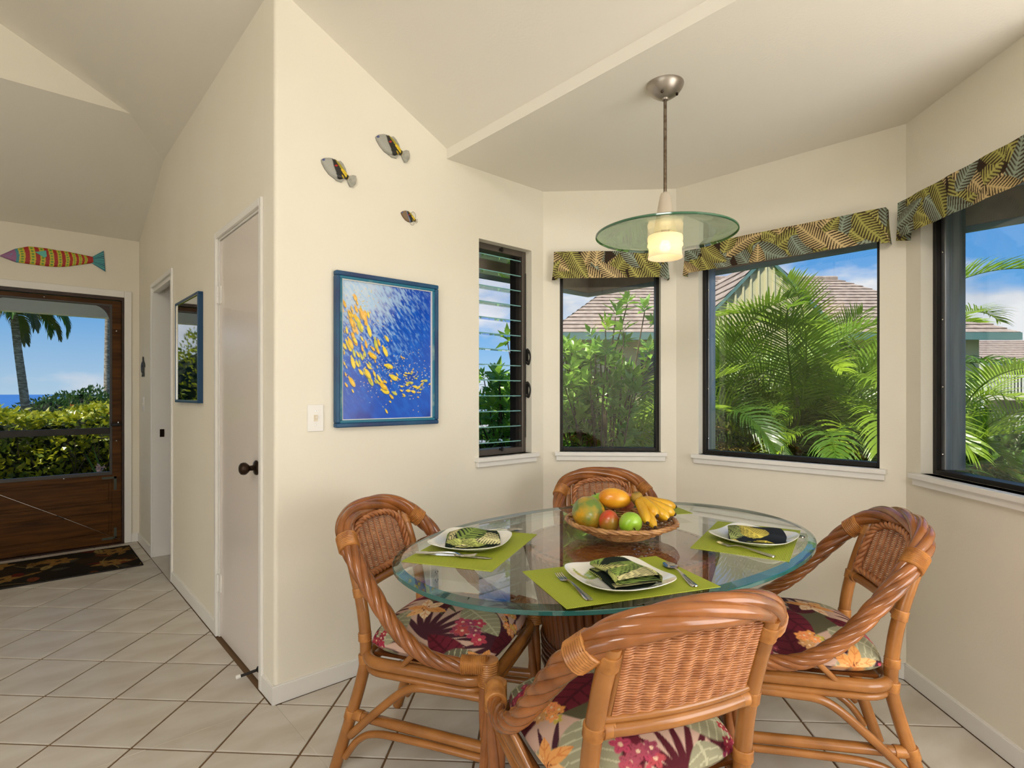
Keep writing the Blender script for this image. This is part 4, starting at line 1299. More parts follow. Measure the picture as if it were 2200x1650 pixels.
    a2 = u2 * 2 - 1; b2 = v2 * 2 - 1
    pr2 = np.sqrt(np.clip((1 - np.abs(a2) ** 5) * (1 - np.abs(b2) ** 5), 0, 1))
    X2 = a2 * np.sqrt(1 - 0.26 * b2 ** 2 * np.abs(b2)) * 0.236; Y2 = -0.010 + b2 * np.sqrt(1 - 0.26 * a2 ** 2 * np.abs(a2)) * 0.228
    mb.grid(np.stack([X2, Y2, 0.445 - 0.034 * pr2], 1)[::-1].tolist(), nbm, nbm)
    # print: drawn in metres; the side drape continues the pattern
    hgt = 1 - prof
    pu = np.concatenate([sx * (0.26 + 0.05 * hgt), X2[::-1] * 1.1]); pv = np.concatenate([sy * (0.26 + 0.05 * hgt), Y2[::-1] * 1.1])
    Pn = Paint(pu * 0.80 + 0.01, pv * 0.80 - 0.01, (198, 164, 146))
    MAR, MAR2, SAGE, SAGED, OLV = (82, 24, 34), (104, 30, 44), (152, 148, 120), (106, 102, 80), (88, 82, 58)
    PNK, ORG, CRM, PLUM = (176, 74, 92), (226, 160, 92), (236, 206, 168), (70, 34, 44)
    rg = random.Random(5)
    def palm(cx, cy, r, an, col, nl=9, spread=2.4):
        for k in range(nl):
            q = an + spread * (k / (nl - 1) - 0.5)
            Pn.leaf(cx, cy, r * (0.75 + 0.25 * math.cos(q - an)), r * 0.062, q, col, soft=0.3)
    def cluster(cx, cy, r, n_, col, core, fr=0.022):
        for k in range(n_):
            aa, rr = rg.uniform(0, 6.28), r * math.sqrt(rg.random())
            Pn.flower(cx + rr * math.cos(aa), cy + rr * math.sin(aa), fr * rg.uniform(0.8, 1.15), tuple(int(c * rg.uniform(0.85, 1.1)) for c in col), core, 5, rg.uniform(0, 3))
    def lily(cx, cy, r, an):
        for k in range(6):
            Pn.leaf(cx, cy, r * rg.uniform(0.8, 1.05), r * 0.24, an + k * 1.047, rg.choice([ORG, CRM, (232, 180, 120)]), vein=(206, 120, 60), nv=2)
        for k in range(5):
            Pn.ell(cx + rg.uniform(-.2, .2) * r, cy + rg.uniform(-.2, .2) * r, 0.004, 0.002, rg.uniform(0, 3), (110, 40, 24))
    palm(-0.16, 0.18, 0.17, R(-60), PLUM, 11); palm(0.12, 0.24, 0.19, R(-110), PLUM, 11); palm(0.2, -0.02, 0.17, R(160), PLUM, 9)
    palm(-0.06, -0.12, 0.20, R(75), OLV, 9, 1.8); palm(-0.24, -0.2, 0.18, R(40), PLUM, 9); palm(0.05, -0.28, 0.16, R(70), MAR, 9)
    palm(0.25, -0.24, 0.17, R(120), PLUM, 9)
    for a_ in ((-0.27, 0.02, 0.20, 0.055, R(10), MAR), (0.02, 0.06, 0.19, 0.05, R(-150), MAR2), (0.14, -0.10, 0.2, 0.06, R(-60), MAR), (-0.12, -0.27, 0.2, 0.05, R(60), MAR2), (0.02, 0.26, 0.17, 0.05, R(-20), MAR), (0.27, 0.14, 0.17, 0.05, R(-120), MAR2), (-0.02, -0.02, 0.14, 0.04, R(-30), MAR)):
        Pn.leaf(*a_[:4], a_[4], a_[5], vein=(58, 14, 26), nv=6)
    for a_ in ((0.02, 0.04, 0.17, 0.062, R(60), SAGE), (-0.10, -0.08, 0.19, 0.065, R(-110), SAGE), (0.24, -0.16, 0.17, 0.06, R(170), SAGE), (-0.26, 0.20, 0.18, 0.055, R(-20), SAGED), (0.1, -0.2, 0.17, 0.06, R(-75), SAGE), (-0.28, -0.08, 0.16, 0.05, R(-50), SAGE), (0.29, 0.06, 0.15, 0.05, R(120), SAGED)):
        Pn.leaf(*a_[:4], a_[4], a_[5], vein=(196, 190, 158), nv=8)
    cluster(0.14, 0.10, 0.055, 12, PNK, (226, 190, 160)); cluster(-0.16, -0.02, 0.045, 9, ORG, CRM, 0.016); cluster(-0.04, -0.2, 0.05, 10, PNK, (226, 190, 160))
    cluster(-0.2, 0.11, 0.05, 16, (140, 46, 66), (190, 110, 110), 0.012); cluster(0.21, -0.2, 0.05, 14, (150, 50, 70), (226, 190, 160), 0.016); cluster(-0.25, -0.24, 0.05, 10, PNK, CRM); cluster(0.0, 0.2, 0.05, 16, ORG, CRM, 0.014)
    lily(0.06, -0.08, 0.075, 0.4); lily(-0.23, -0.13, 0.08, 1.0); lily(0.24, 0.2, 0.07, 0.1); lily(-0.07, 0.28, 0.06, 0.8)
    me = mb.mesh('seat_cushion', FABRIC, 60); paint_attr(me, Pn.c)
    oc = bpy.data.objects.new('seat_cushion', me); COL.objects.link(oc); oc.parent = t
    return t
def face(d):
    return math.atan2(d[1], d[0]) - math.pi / 2
chair = make_chair()
chair['label'] = 'rattan armchair against the painting wall, nearest the power outlet'
chair.location = (0.362, -0.746, 0); chair.rotation_euler = (0, 0, R(-60.8 - 90))
CH_B = dup(chair, 'rattan armchair with its woven back turned to the viewer, in front of the table', (0.335, -1.443, 0), R(68.2 - 90))
CH_C = dup(chair, 'rattan armchair beside the bay wall below the window facing the far balconies', (1.180, -1.525, 0), R(126 - 90))
CH_D = dup(chair, 'rattan armchair behind the fruit basket, below the narrow fixed window', (1.303, -0.760, 0), R(240 - 90))

# ================================================================== TABLE
TC = Vector((0.823, -1.088, 0))
tb = thing('dining_table', 'oval glass-topped dining table on a tied sheaf of dark rattan poles', 'table', TC)
def ring_r(z):
    return 0.246 + 0.078 * ((z - 0.34) / 0.38) ** 1.5 if z > 0.34 else 0.246 + 0.022 * ((0.34 - z) / 0.34) ** 1.6
NPOLE = 60
zz = np.linspace(0.0, 0.722, 14)
pm = MB().tube([(ring_r(z), 0.03 * (z - 0.4), z) for z in zz], 0.0165, 8).mesh('rattan_pole', RATTAND, 60)
for k in range(NPOLE):
    o = bpy.data.objects.new('rattan_pole', pm); COL.objects.link(o); o.parent = tb
    o.rotation_euler = (0, 0, 2 * math.pi * k / NPOLE)
MB().lathe([(0.235, 0.02), (0.225, 0.34), (0.26, 0.55), (0.29, 0.705), (0, 0.705)], 40).build('core', WOODK, tb)
mb = MB().lathe([(0, 0.706), (0.332, 0.706), (0.336, 0.710), (0.336, 0.721), (0.332, 0.724), (0, 0.724)], 64)
mb.build('pedestal_cap', mat('cap_wood', (152, 78, 32), 0.3, color2=(118, 56, 20), nscale=5, stretch=(1, 6, 1), coat=0.3), tb, smooth=40)
for z in (0.322, 0.338, 0.354, 0.370, 0.386):
    rr = ring_r(z) + 0.020
    MB().tube([(rr * math.cos(a), rr * math.sin(a), z + 0.012 * math.sin(a * 2 + z * 40)) for a in np.linspace(0, 2 * math.pi, 41)[:-1]], 0.0085, 8, closed=True).build('waist_tie', mat('tie_dark', (70, 36, 18), 0.3) if 'tie_dark' not in MATS else MATS['tie_dark'], tb, smooth=60)
for k in range(4):
    a = R(45 + 90 * k)
    MB().lathe([(0.012, 0.724), (0.012, 0.7262)], 14, c=(0.24 * math.cos(a), 0.24 * math.sin(a), 0)).build('glass_bumper', GLASS, tb)
SA, SB = 0.815, 0.545
ang_t = R(-5.76)
def oval(s, k=0.0, n=120):
    out = []
    for i in range(n):
        a = 2 * math.pi * i / n
        c, s_ = math.cos(a), math.sin(a)
        e = 2 / 2.18
        x = (SA + k) * s * math.copysign(abs(c) ** e, c); y = (SB + k) * s * math.copysign(abs(s_) ** e, s_)
        out.append((x, y))
    return out
ZT = 0.7450
mb = MB(); n_ = 120
rings = [(oval(1, -0.026), ZT), (oval(1, -0.002), ZT - 0.0070), (oval(1), ZT - 0.0085), (oval(1), ZT - 0.0175), (oval(1, -0.001), ZT - 0.0187)]
vs_ = [(x, y, z) for rg_, z in rings for x, y in rg_]
mb.add(vs_, [tuple(range(n_))], 0)
mb.f.append(tuple(range(4 * n_, 5 * n_))[::-1]); mb.mi.append(0)
for i in range(n_):
    j = (i + 1) % n_
    for q, mi in ((0, 1), (1, 2), (2, 2), (3, 2)):
        mb.f.append((q * n_ + i, (q + 1) * n_ + i, (q + 1) * n_ + j, q * n_ + j)); mb.mi.append(mi)
mb.mi[1] = 3
mb.build('glass_top', [TGLASS, TEALB, TEAL, thin_glass('table_glass_underside', (0.96, 0.98, 0.975), 1.25)], tb, rz=ang_t)

# ================================================================== TABLE SETTINGS
ZG = 0.7452
MATG = mat('green_weave', (146, 160, 38), 0.6, spec=0.3)
def weave_mat(m):
    t = m.node_tree; b = t.nodes['Principled BSDF']
    tc = t.nodes.new('ShaderNodeTexCoord')
    hs = []
    for rot in (0.0, math.pi / 2):
        mp = t.nodes.new('ShaderNodeMapping'); mp.inputs['Rotation'].default_value = (0, 0, rot)
        t.links.new(tc.outputs['Object'], mp.inputs[0])
        wv = t.nodes.new('ShaderNodeTexWave'); wv.inputs['Scale'].default_value = 70; wv.inputs['Distortion'].default_value = 0.3
        t.links.new(mp.outputs[0], wv.inputs['Vector']); hs.append(wv)
    mul = t.nodes.new('ShaderNodeMath'); mul.operation = 'MULTIPLY'
    t.links.new(hs[0].outputs['Fac'], mul.inputs[0]); t.links.new(hs[1].outputs['Fac'], mul.inputs[1])
    rp = t.nodes.new('ShaderNodeValToRGB')
    rp.color_ramp.elements[0].color = lin4((132, 142, 24)); rp.color_ramp.elements[1].color = lin4((196, 206, 76))
    rp.color_ramp.elements[1].position = 0.6
    t.links.new(mul.outputs[0], rp.inputs[0]); t.links.new(rp.outputs[0], b.inputs['Base Color'])
    bp = t.nodes.new('ShaderNodeBump'); bp.inputs['Distance'].default_value = 0.001; bp.inputs['Strength'].default_value = 0.6
    t.links.new(mul.outputs[0], bp.inputs['Height']); t.links.new(bp.outputs[0], b.inputs['Normal'])
weave_mat(MATG)
mat_me = MB().box(-0.222, 0.222, -0.146, 0.146, 0, 0.0018).mesh('placemat', MATG)
CHINA = mat('china', (238, 236, 226), 0.08, attr=True, coat=0.5)
def plate_mesh(seed):
    mb = MB()
    n = 128
    prof = [(0.0, 0.004), (0.12, 0.004), (0.25, 0.004), (0.4, 0.0042), (0.52, 0.0045), (0.62, 0.0055), (0.70, 0.0078), (0.78, 0.0112), (0.86, 0.0150), (0.93, 0.0184), (0.98, 0.0208), (1.0, 0.0212), (1.004, 0.0196), (0.97, 0.0170), (0.80, 0.0085), (0.62, 0.0012), (0.5, 0.0), (0.0, 0.0)]
    fine = []
    for k in range(len(prof) - 1):
        for q in range(3):
            fine.append((prof[k][0] + (prof[k + 1][0] - prof[k][0]) * q / 3, prof[k][1] + (prof[k + 1][1] - prof[k][1]) * q / 3))
    fine.append(prof[-1])
    pts = []
    for s, z in fine:
        ex = 2.0 + 2.6 * min(1, s)
        for i in range(n):
            a = 2 * math.pi * i / n
            c, sn = math.cos(a), math.sin(a)
            r = 1.0 / (abs(c) ** ex + abs(sn) ** ex) ** (1 / ex)
            corner = (abs(math.sin(2 * a)) ** 3)
            pts.append((0.123 * s * r * c, 0.123 * s * r * sn, z + (0.007 * corner * max(0, s - 0.6) / 0.4 if z > 0.003 else 0.006 * corner * max(0, s - 0.7) / 0.3)))
    mb.grid(pts, n, len(fine), closed_u=True)
    arr = np.array(pts)
    Pn = Paint(arr[:, 0], arr[:, 1], (240, 238, 228))
    top = (arr[:, 2] > 0.0035).astype(float)
    keep = Pn.c.copy()
    g = (150, 172, 70)
    for (cx, cy, an, L) in ((-0.085, 0.035, R(50), 0.065), (-0.085, 0.035, R(95), 0.06), (-0.085, 0.035, R(15), 0.075), (-0.06, 0.06, R(5), 0.07), (-0.06, 0.065, R(40), 0.05), (0.02, 0.08, R(-20), 0.05), (-0.06, -0.06, R(-60), 0.045)):
        Pn.leaf(cx, cy, L, L * 0.13, an, g, vein=(190, 206, 130), nv=1)
    Pn.c = np.where(top[:, None] > 0.5, Pn.c, keep)
    me = mb.mesh('plate', CHINA, 80)
    paint_attr(me, Pn.c)
    return me
plate_me = plate_mesh(1)
NAPM = mat('napkin_cloth', (128, 128, 128), 0.85, attr=True, bump=0.3, bscale=900, spec=0.15)
def napkin_mesh(seed, roll):
    rg = random.Random(seed)
    # folded cloth: profile doubles back on itself, ends of the folds show on one side
    W_ = 0.170; L_ = 0.122
    prof = [(-0.5, 0.002), (0.44, 0.002), (0.49, 0.0045), (0.5, 0.0075), (0.48, 0.0105), (0.42, 0.012), (-0.40, 0.0125), (-0.47, 0.0145), (-0.485, 0.0175), (-0.46, 0.0205), (-0.40, 0.0215), (0.40, 0.0225), (0.47, 0.0245), (0.495, 0.028), (0.47, 0.0315), (0.40, 0.033), (0.0, 0.035), (-0.44, 0.0325), (-0.52, 0.026), (-0.525, 0.015), (-0.515, 0.004)]
    P_ = spline([(a * L_, 0, z) for a, z in prof], 150)
    nv = 60
    mb = MB(); pts = []; uu = []; vv = []
    for j in range(nv):
        q = j / (nv - 1)
        for i, p in enumerate(P_):
            x = (q - 0.5) * W_ * (1 + 0.05 * math.sin(i * 0.09 + seed))
            tilt = 0.12 * roll * (q - 0.5)
            sag = 0.82 + 0.25 * math.sin(q * math.pi) + 0.10 * math.sin(q * 7 + seed + i * 0.04)
            pts.append((x, p.x * (1 + 0.10 * math.sin(q * 3 + seed)) + tilt * 0.05, p.z * sag + 0.001)); uu.append(i / 149 * 4.2); vv.append(q * 1.35)
    mb.grid(pts, 150, nv)
    Pn = Paint(uu, vv, (30, 40, 30) if seed != 3 else (34, 38, 44))
    cols = [(190, 196, 110), (226, 218, 160), (140, 164, 80), (210, 208, 130)] if seed != 3 else [(226, 206, 96), (214, 208, 150), (150, 160, 96), (230, 212, 110)]
    for k in range(26):
        Pn.fern(rg.uniform(-0.3, 4.3), rg.uniform(-0.2, 1.4), rg.uniform(0.7, 1.2), rg.uniform(0.26, 0.4), rg.uniform(0, 6.28), rg.choice(cols), gap=(30, 38, 34), n=rg.choice([11, 15, 18]), duty=0.72, bend=rg.uniform(-.25, .25))
    me = mb.mesh('napkin', NAPM, 70)
    paint_attr(me, Pn.c)
    return me
def put(name, me, label, cat, x, y, z, rz, group=None):
    o = bpy.data.objects.new(name, me); COL.objects.link(o)
    o.location = (x, y, z); o.rotation_euler = (0, 0, rz)
    return tag(o, label, cat, group)
SETS = {
    'A': ((0.355, -0.862), (0.384, 0.214), (0.352, -0.842), 0.05),
    'B': ((0.448, -1.374), (0.403, -0.162), (0.430, -1.392), 0.05),
    'C': ((1.130, -1.415), (0.437, 0.135), (1.112, -1.440), -0.30),
    'D': ((1.239, -0.827), (0.872, -0.490), (1.245, -0.850), 0.0)}
NAMES = {'A': 'by the painting wall', 'B': 'in front of the fruit basket', 'C': 'under the wide palm window', 'D': 'behind the fruit basket'}
for k, (mc, ml, pc, pr) in SETS.items():
    rz = math.atan2(ml[1], ml[0])
    put('placemat', mat_me, 'lime green woven placemat %s' % NAMES[k], 'placemat', mc[0], mc[1], ZG, rz, 'lime placemats on the glass table')
    put('dinner_plate', plate_me, 'square white plate with green leaf sprigs %s' % NAMES[k], 'plate', pc[0], pc[1], ZG + 0.0022, rz + pr + (math.pi / 2 if k in 'AC' else 0), 'square white plates on the placemats')
nap1, nap2, nap3 = napkin_mesh(1, 1), napkin_mesh(2, -1), napkin_mesh(3, 1)
zp = ZG + 0.0075
put('napkin', nap1, 'folded dark green fern-print napkin on the plate by the painting wall', 'napkin', 0.362, -0.842, zp, R(-38), 'folded fern napkins on the plates')
put('napkin', nap2, 'folded black and pale green napkin on the plate in front of the fruit basket', 'napkin', 0.442, -1.392, zp, R(70), 'folded fern napkins on the plates')
put('napkin', nap3, 'folded yellow and navy fern napkin on the plate under the wide palm window', 'napkin', 1.112, -1.448, zp, R(-60), 'folded fern napkins on the plates')
put('napkin', nap1, 'folded fern napkin half hidden behind the fruit basket', 'napkin', 1.245, -0.850, zp, R(200), 'folded fern napkins on the plates')

# cutlery: length along +y, handle at -y
def bar(mb, sec):
    """swept flat section: (y, half width, z, thickness)"""
    vs_ = []
    for y, w_, z, t_ in sec:
        vs_ += [(-w_, y, z - t_ / 2), (w_, y, z - t_ / 2), (w_ * 0.8, y, z + t_ / 2), (-w_ * 0.8, y, z + t_ / 2)]
    fs = []
    for i in range(len(sec) - 1):
        for k in range(4):
            fs.append((i * 4 + k, i * 4 + (k + 1) % 4, (i + 1) * 4 + (k + 1) % 4, (i + 1) * 4 + k))
    fs.append((3, 2, 1, 0)); m = (len(sec) - 1) * 4; fs.append((m, m + 1, m + 2, m + 3))
    mb.add(vs_, fs)
HANDLE = [(-0.100, 0.004, 0.003, 0.003), (-0.097, 0.0095, 0.003, 0.003), (-0.085, 0.0100, 0.0035, 0.003), (-0.06, 0.0078, 0.005, 0.003), (-0.02, 0.0045, 0.0085, 0.003), (0.01, 0.0033, 0.0105, 0.003), (0.03, 0.0033, 0.0095, 0.003)]
mbf = MB(); bar(mbf, HANDLE + [(0.042, 0.0075, 0.006, 0.0022), (0.052, 0.0115, 0.0035, 0.002), (0.060, 0.0120, 0.003, 0.002)])
for k in range(4):
    x = -0.0093 + k * 0.0062
    mbf.tube(spline([(x, 0.058, 0.003), (x, 0.075, 0.0035), (x, 0.092, 0.007), (x, 0.098, 0.009)], 8), [0.0018] * 6 + [0.0014, 0.0008], 6)
fork_me = mbf.mesh('fork', STEEL, 50)
mbs = MB(); bar(mbs, HANDLE + [(0.038, 0.004, 0.007, 0.0025)])
pts = []
for j in range(9):
    for i in range(20):
        a = 2 * math.pi * i / 20; r = j / 8
        pts.append((0.0205 * r * math.cos(a) * (1 - 0.12 * math.sin(a)), 0.066 + 0.031 * r * math.sin(a), 0.0015 + 0.0065 * r * r))
mbs.grid(pts, 20, 9, closed_u=True); mbs.grid([(x, y, z - 0.0012) for x, y, z in pts][::-1], 20, 9, closed_u=True)
spoon_me = mbs.mesh('spoon', STEEL, 60)
mbk = MB(); bar(mbk, [(-0.11, 0.005, 0.004, 0.004), (-0.105, 0.0095, 0.004, 0.005), (-0.05, 0.0085, 0.0045, 0.006), (-0.01, 0.0060, 0.005, 0.005), (0.0, 0.0085, 0.0045, 0.0022), (0.05, 0.0095, 0.004, 0.0018), (0.095, 0.0080, 0.0035, 0.0014), (0.112, 0.001, 0.003, 0.0008)])
knife_me = mbk.mesh('knife', STEEL, 50)
def lay(name, me, label, cat, head, tail, z=ZG + 0.0020):
    c = ((head[0] + tail[0]) / 2, (head[1] + tail[1]) / 2)
    return put(name, me, label, cat, c[0], c[1], z, math.atan2(head[1] - tail[1], head[0] - tail[0]) - math.pi / 2, 'steel cutlery on the placemats')
lay('fork', fork_me, 'steel fork beside the plate in front of the fruit basket', 'fork', (0.346, -1.243), (0.262, -1.440))
lay('spoon', spoon_me, 'steel spoon beside the plate in front of the fruit basket', 'spoon', (0.650, -1.400), (0.552, -1.540))
lay('knife', knife_me, 'steel knife lying under the fork by the painting wall', 'knife', (0.300, -1.005), (0.186, -0.830))
lay('fork', fork_me, 'steel fork resting across the knife by the painting wall', 'fork', (0.262, -0.972), (0.160, -0.828), ZG + 0.0085)
lay('spoon', spoon_me, 'steel spoon mostly hidden by the plate by the painting wall', 'spoon', (0.590, -0.805), (0.478, -0.715))
lay('fork', fork_me, 'steel fork beside the plate under the wide palm window', 'fork', (0.985, -1.375), (0.968, -1.575))
lay('knife', knife_me, 'steel knife mostly hidden by the plate under the wide palm window', 'knife', (1.308, -1.325), (1.275, -1.545))

# ================================================================== FRUIT BASKET
BC = Vector((0.835, -1.092, ZG))
bk = thing('fruit_basket', 'shallow round woven cane basket holding fruit at the middle of the table', 'basket', BC)
CANE = mat('cane', (190, 142, 88), 0.4, color2=(146, 96, 52), nscale=30, coat=0.2)
NS = 32
prof_b = lambda q: (0.085 + 0.105 * q ** 1.1, 0.004 + 0.050 * q ** 1.25)
st = MB()
st.tube([(*([prof_b(q)[0]]), 0, prof_b(q)[1]) for q in np.linspace(0, 1, 8)], 0.0032, 6)
st_me = st.mesh('cane_stake', CANE, 60)
for k in range(NS):
    o = bpy.data.objects.new('cane_stake', st_me); COL.objects.link(o); o.parent = bk
    o.rotation_euler = (0, 0, 2 * math.pi * k / NS)
for i in range(9):
    q = 0.06 + i * 0.105
    r, z = prof_b(q)
    pp = []
    for k in range(NS * 4):
        a = 2 * math.pi * k / (NS * 4)
        w_ = 0.0058 * math.cos(a * NS / 2 + math.pi * (i % 2))
        pp.append(((r + w_) * math.cos(a), (r + w_) * math.sin(a), z))
    MB().tube(pp, 0.0036, 5, closed=True).build('cane_weaver', CANE, bk, smooth=60)
rim = [((0.191 + 0.002 * math.sin(a * 9)) * math.cos(a), (0.191 + 0.002 * math.sin(a * 9)) * math.sin(a), 0.056) for a in np.linspace(0, 2 * math.pi, 97)[:-1]]
m_ = MB(); rope(m_, rim, 0.0085, 3, 60, 6, 0.6, 0.5, closed=True); m_.build('plaited_rim', CANE, bk, smooth=70)
MB().lathe([(0, 0.0), (0.09, 0.0), (0.092, 0.004), (0, 0.006)], 40).build('basket_floor', CANE, bk)

def fruit_mat(name, c1, c2, scale=14, ramp=(0.4, 0.6), c3=None, rough=0.3):
    return mat(name, c1, rough, color2=c2, nscale=scale, ndetail=4, ramp=ramp, coat=0.25, bump=0.08, bscale=200)
PAPAYA = fruit_mat('papaya_skin', (214, 160, 34), (108, 132, 56), 16, (0.36, 0.60))
MANGO = fruit_mat('mango_orange', (236, 172, 40), (212, 132, 26), 18, (0.35, 0.7))
MANGOR = fruit_mat('mango_red', (196, 52, 26), (158, 120, 40), 9, (0.42, 0.62))
APPLEG = fruit_mat('apple_green', (140, 182, 40), (166, 200, 72), 12)
APPLER = fruit_mat('apple_red', (206, 92, 84), (214, 140, 110), 14)
BAN = fruit_mat('banana_skin', (218, 168, 34), (198, 140, 26), 14, (0.4, 0.75))
STEMM = mat('fruit_stem', (58, 40, 22), 0.8)
def fruit(name, label, cat, loc, rad, m_, prof, axis=(0, 0, 1), stem=None):
    t = thing(name, label, cat, loc)
    pf = [(r * rad[0], z * rad[1]) for r, z in prof]
    o = MB().lathe(pf, 32).build('flesh', m_, t, smooth=80)
    o.matrix_local = rot_to(axis)
    if stem:
        s_ = MB().lathe(stem, 10).build('stem', STEMM, t, smooth=60)
        s_.matrix_local = rot_to(axis)
    return t
def ball(k=18, taper=0.0, dent=0.0):
    out = []
    for i in range(k + 1):
        a = math.pi * i / k
        r = math.sin(a); z = -math.cos(a)
        r *= 1 + taper * z
        if dent:
            z = z * (1 - dent * math.exp(-(r / 0.28) ** 2))
        out.append((max(r, 0.0), z))
    out[0] = (0.0, out[0][1]); out[-1] = (0.0, out[-1][1])
    return out
vdir = Vector((-0.664, -0.748, 0))       # roughly towards the open side of the bay
fruit('papaya', 'large green and yellow papaya in the basket', 'papaya', (0.742, -1.022, 0.826), (0.058, 0.070), PAPAYA, ball(taper=-0.12), (-0.60, -0.95, -0.15), [(0.0, -0.074), (0.006, -0.073), (0.007, -0.066)])
fruit('mango', 'orange mango lying on top of the fruit pile', 'mango', (0.845, -1.057, 0.872), (0.037, 0.060), MANGO, ball(taper=-0.10), (0.75, -0.66, -0.12), [(0.0, 0.060), (0.004, 0.061), (0.004, 0.056)])
fruit('mango', 'red and green mango beside the green apple', 'mango', (0.734, -1.117, 0.815), (0.035, 0.041), MANGOR, ball(taper=-0.06), (-0.2, -0.2, 1))
fruit('apple', 'shiny green apple at the front of the basket', 'apple', (0.758, -1.187, 0.819), (0.039, 0.036), APPLEG, ball(taper=0.10, dent=0.22), (-0.35, -0.80, -0.42), [(0.002, 0.026), (0.0022, 0.036), (0.0, 0.037)])
fruit('apple', 'pinkish red apple behind the orange mango', 'apple', (0.940, -1.030, 0.842), (0.038, 0.036), APPLER, ball(taper=0.10, dent=0.22), (0.3, 0.2, 0.9), [(0.002, 0.026), (0.0022, 0.040), (0.0, 0.041)])
fruit('apple', 'green apple hidden behind the papaya', 'apple', (0.862, -0.965, 0.842), (0.038, 0.036), APPLEG, ball(taper=0.10, dent=0.22), (-0.2, 0.3, 0.9), [(0.002, 0.026), (0.0022, 0.040), (0.0, 0.041)])
bn = thing('banana_bunch', 'bunch of small ripe bananas with dark tips over the basket rim', 'bananas', (0.893, -1.122, 0.868))
root = Vector((0.893, -1.122, 0.868))
m_ = MB(); m_.tube(spline([(0, 0, -0.012), (-0.004, 0.002, 0.010), (-0.008, 0.006, 0.028)], 8), [0.015, 0.018, 0.021, 0.0225, 0.0225, 0.021, 0.018, 0.013], 10)
crown_ = m_.build('crown', mat('banana_crown', (176, 136, 48), 0.6, color2=(110, 96, 44), nscale=30), bn, smooth=60)
for (tip, lift, r) in (((0.990, -1.212, 0.846), 0.002, 0.0195), ((0.960, -1.228, 0.826), 0.004, 0.0205), ((0.908, -1.238, 0.818), 0.006, 0.0205), ((0.862, -1.222, 0.834), 0.008, 0.0210), ((0.806, -1.222, 0.818), 0.008, 0.0190), ((0.815, -1.246, 0.806), 0.002, 0.0180), ((0.950, -1.205, 0.806), -0.004, 0.0190)):
    e_ = Vector(tip) - root
    mid = e_ * 0.5 + Vector((0, 0, lift))
    pth = spline([(0, 0, -0.004), tuple(e_ * 0.22 + Vector((0, 0, lift * 0.8))), tuple(mid), tuple(e_ * 0.8 + Vector((0, 0, lift * 0.55))), tuple(e_)], 20)
    rr = [r * min(1.0, 0.42 + 2.6 * (i / 19)) if i < 10 else r * (1 - 0.62 * max(0, (i / 19 - 0.72) / 0.28) ** 2) for i in range(20)]
    b_ = MB().tube(pth, rr, 8).build('banana', BAN, bn, smooth=50)
    d_ = (pth[-1] - pth[-2]).normalized()
    MB().tube([pth[-1] - d_ * 0.004, pth[-1] + d_ * 0.004, pth[-1] + d_ * 0.007], [rr[-1] * 1.02, rr[-1] * 0.8, rr[-1] * 0.35], 8).build('dark_tip', STEMM, b_, smooth=60)

# ================================================================== PENDANT LAMP
PX, PY = 1.081, -1.112
pl = thing('pendant_lamp', 'pendant lamp with a clear glass disc and lit frosted shade over the table', 'lamp', (PX, PY, 0))
NICK = mat('brushed_nickel', (186, 178, 168), 0.35, metal=0.8, color2=(150, 140, 128), nscale=10)
MB().lathe([(0.0695, 2.437), (0.0695, 2.432), (0.064, 2.420), (0.050, 2.402), (0.030, 2.388), (0.014, 2.383), (0.012, 2.377), (0, 2.377)], 48).build('canopy', NICK, pl, smooth=50)
MB().tube([(0, 0, 2.385), (0, 0, 2.02)], 0.0062, 12).build('stem_rod', mat('stem_metal', (126, 112, 96), 0.4, metal=0.9, color2=(92, 76, 58), nscale=60), pl, smooth=60)
for a in (R(200), R(290)):
    MB().lathe([(0.005, 0), (0.005, 0.006), (0, 0.008)], 10).build('canopy_screw', BRONZE, pl, loc=(0.045 * math.cos(a), 0.045 * math.sin(a), 2.392)).rotation_euler = (R(150), 0, a)
disc = MB()
RD = 0.2645; zd = 1.862
dn = 96
prof = [(0.030, zd + 0.006), (0.10, zd + 0.006), (0.18, zd + 0.0055), (RD - 0.004, zd + 0.0045), (RD, zd + 0.002), (RD, zd - 0.003), (RD - 0.004, zd - 0.005), (0.18, zd - 0.004), (0.10, zd - 0.0035), (0.030, zd - 0.0035)]
vs_ = []
for r, z in prof:
    for k in range(dn):
        a = 2 * math.pi * k / dn
        vs_.append((r * math.cos(a), r * math.sin(a), z))
disc.add(vs_, [])
for i in range(len(prof) - 1):
    for k in range(dn):
        k2 = (k + 1) % dn
        disc.f.append((i * dn + k, i * dn + k2, (i + 1) * dn + k2, (i + 1) * dn + k)[::-1]); disc.mi.append(1 if i in (3, 4, 5) else 0)
disc.build('glass_disc', [LGLASS, GEDGE], pl, smooth=40)
def frosted(name, em):
    m = bpy.data.materials.new(name); m.use_nodes = True
    t = m.node_tree; t.nodes.clear()
    o = t.nodes.new('ShaderNodeOutputMaterial')
    d = t.nodes.new('ShaderNodeBsdfDiffuse'); d.inputs[0].default_value = (0.86, 0.80, 0.72, 1)
    tl = t.nodes.new('ShaderNodeBsdfTranslucent'); tl.inputs[0].default_value = (0.9, 0.82, 0.70, 1)
    tp = t.nodes.new('ShaderNodeBsdfTransparent')
    a = t.nodes.new('ShaderNodeMixShader'); a.inputs[0].default_value = 0.6
    b = t.nodes.new('ShaderNodeMixShader'); b.inputs[0].default_value = em
    t.links.new(d.outputs[0], a.inputs[1]); t.links.new(tl.outputs[0], a.inputs[2])
    t.links.new(a.outputs[0], b.inputs[1]); t.links.new(tp.outputs[0], b.inputs[2])
    t.links.new(b.outputs[0], o.inputs[0])
    return m
FR = frosted('frosted_glass', 0.18)
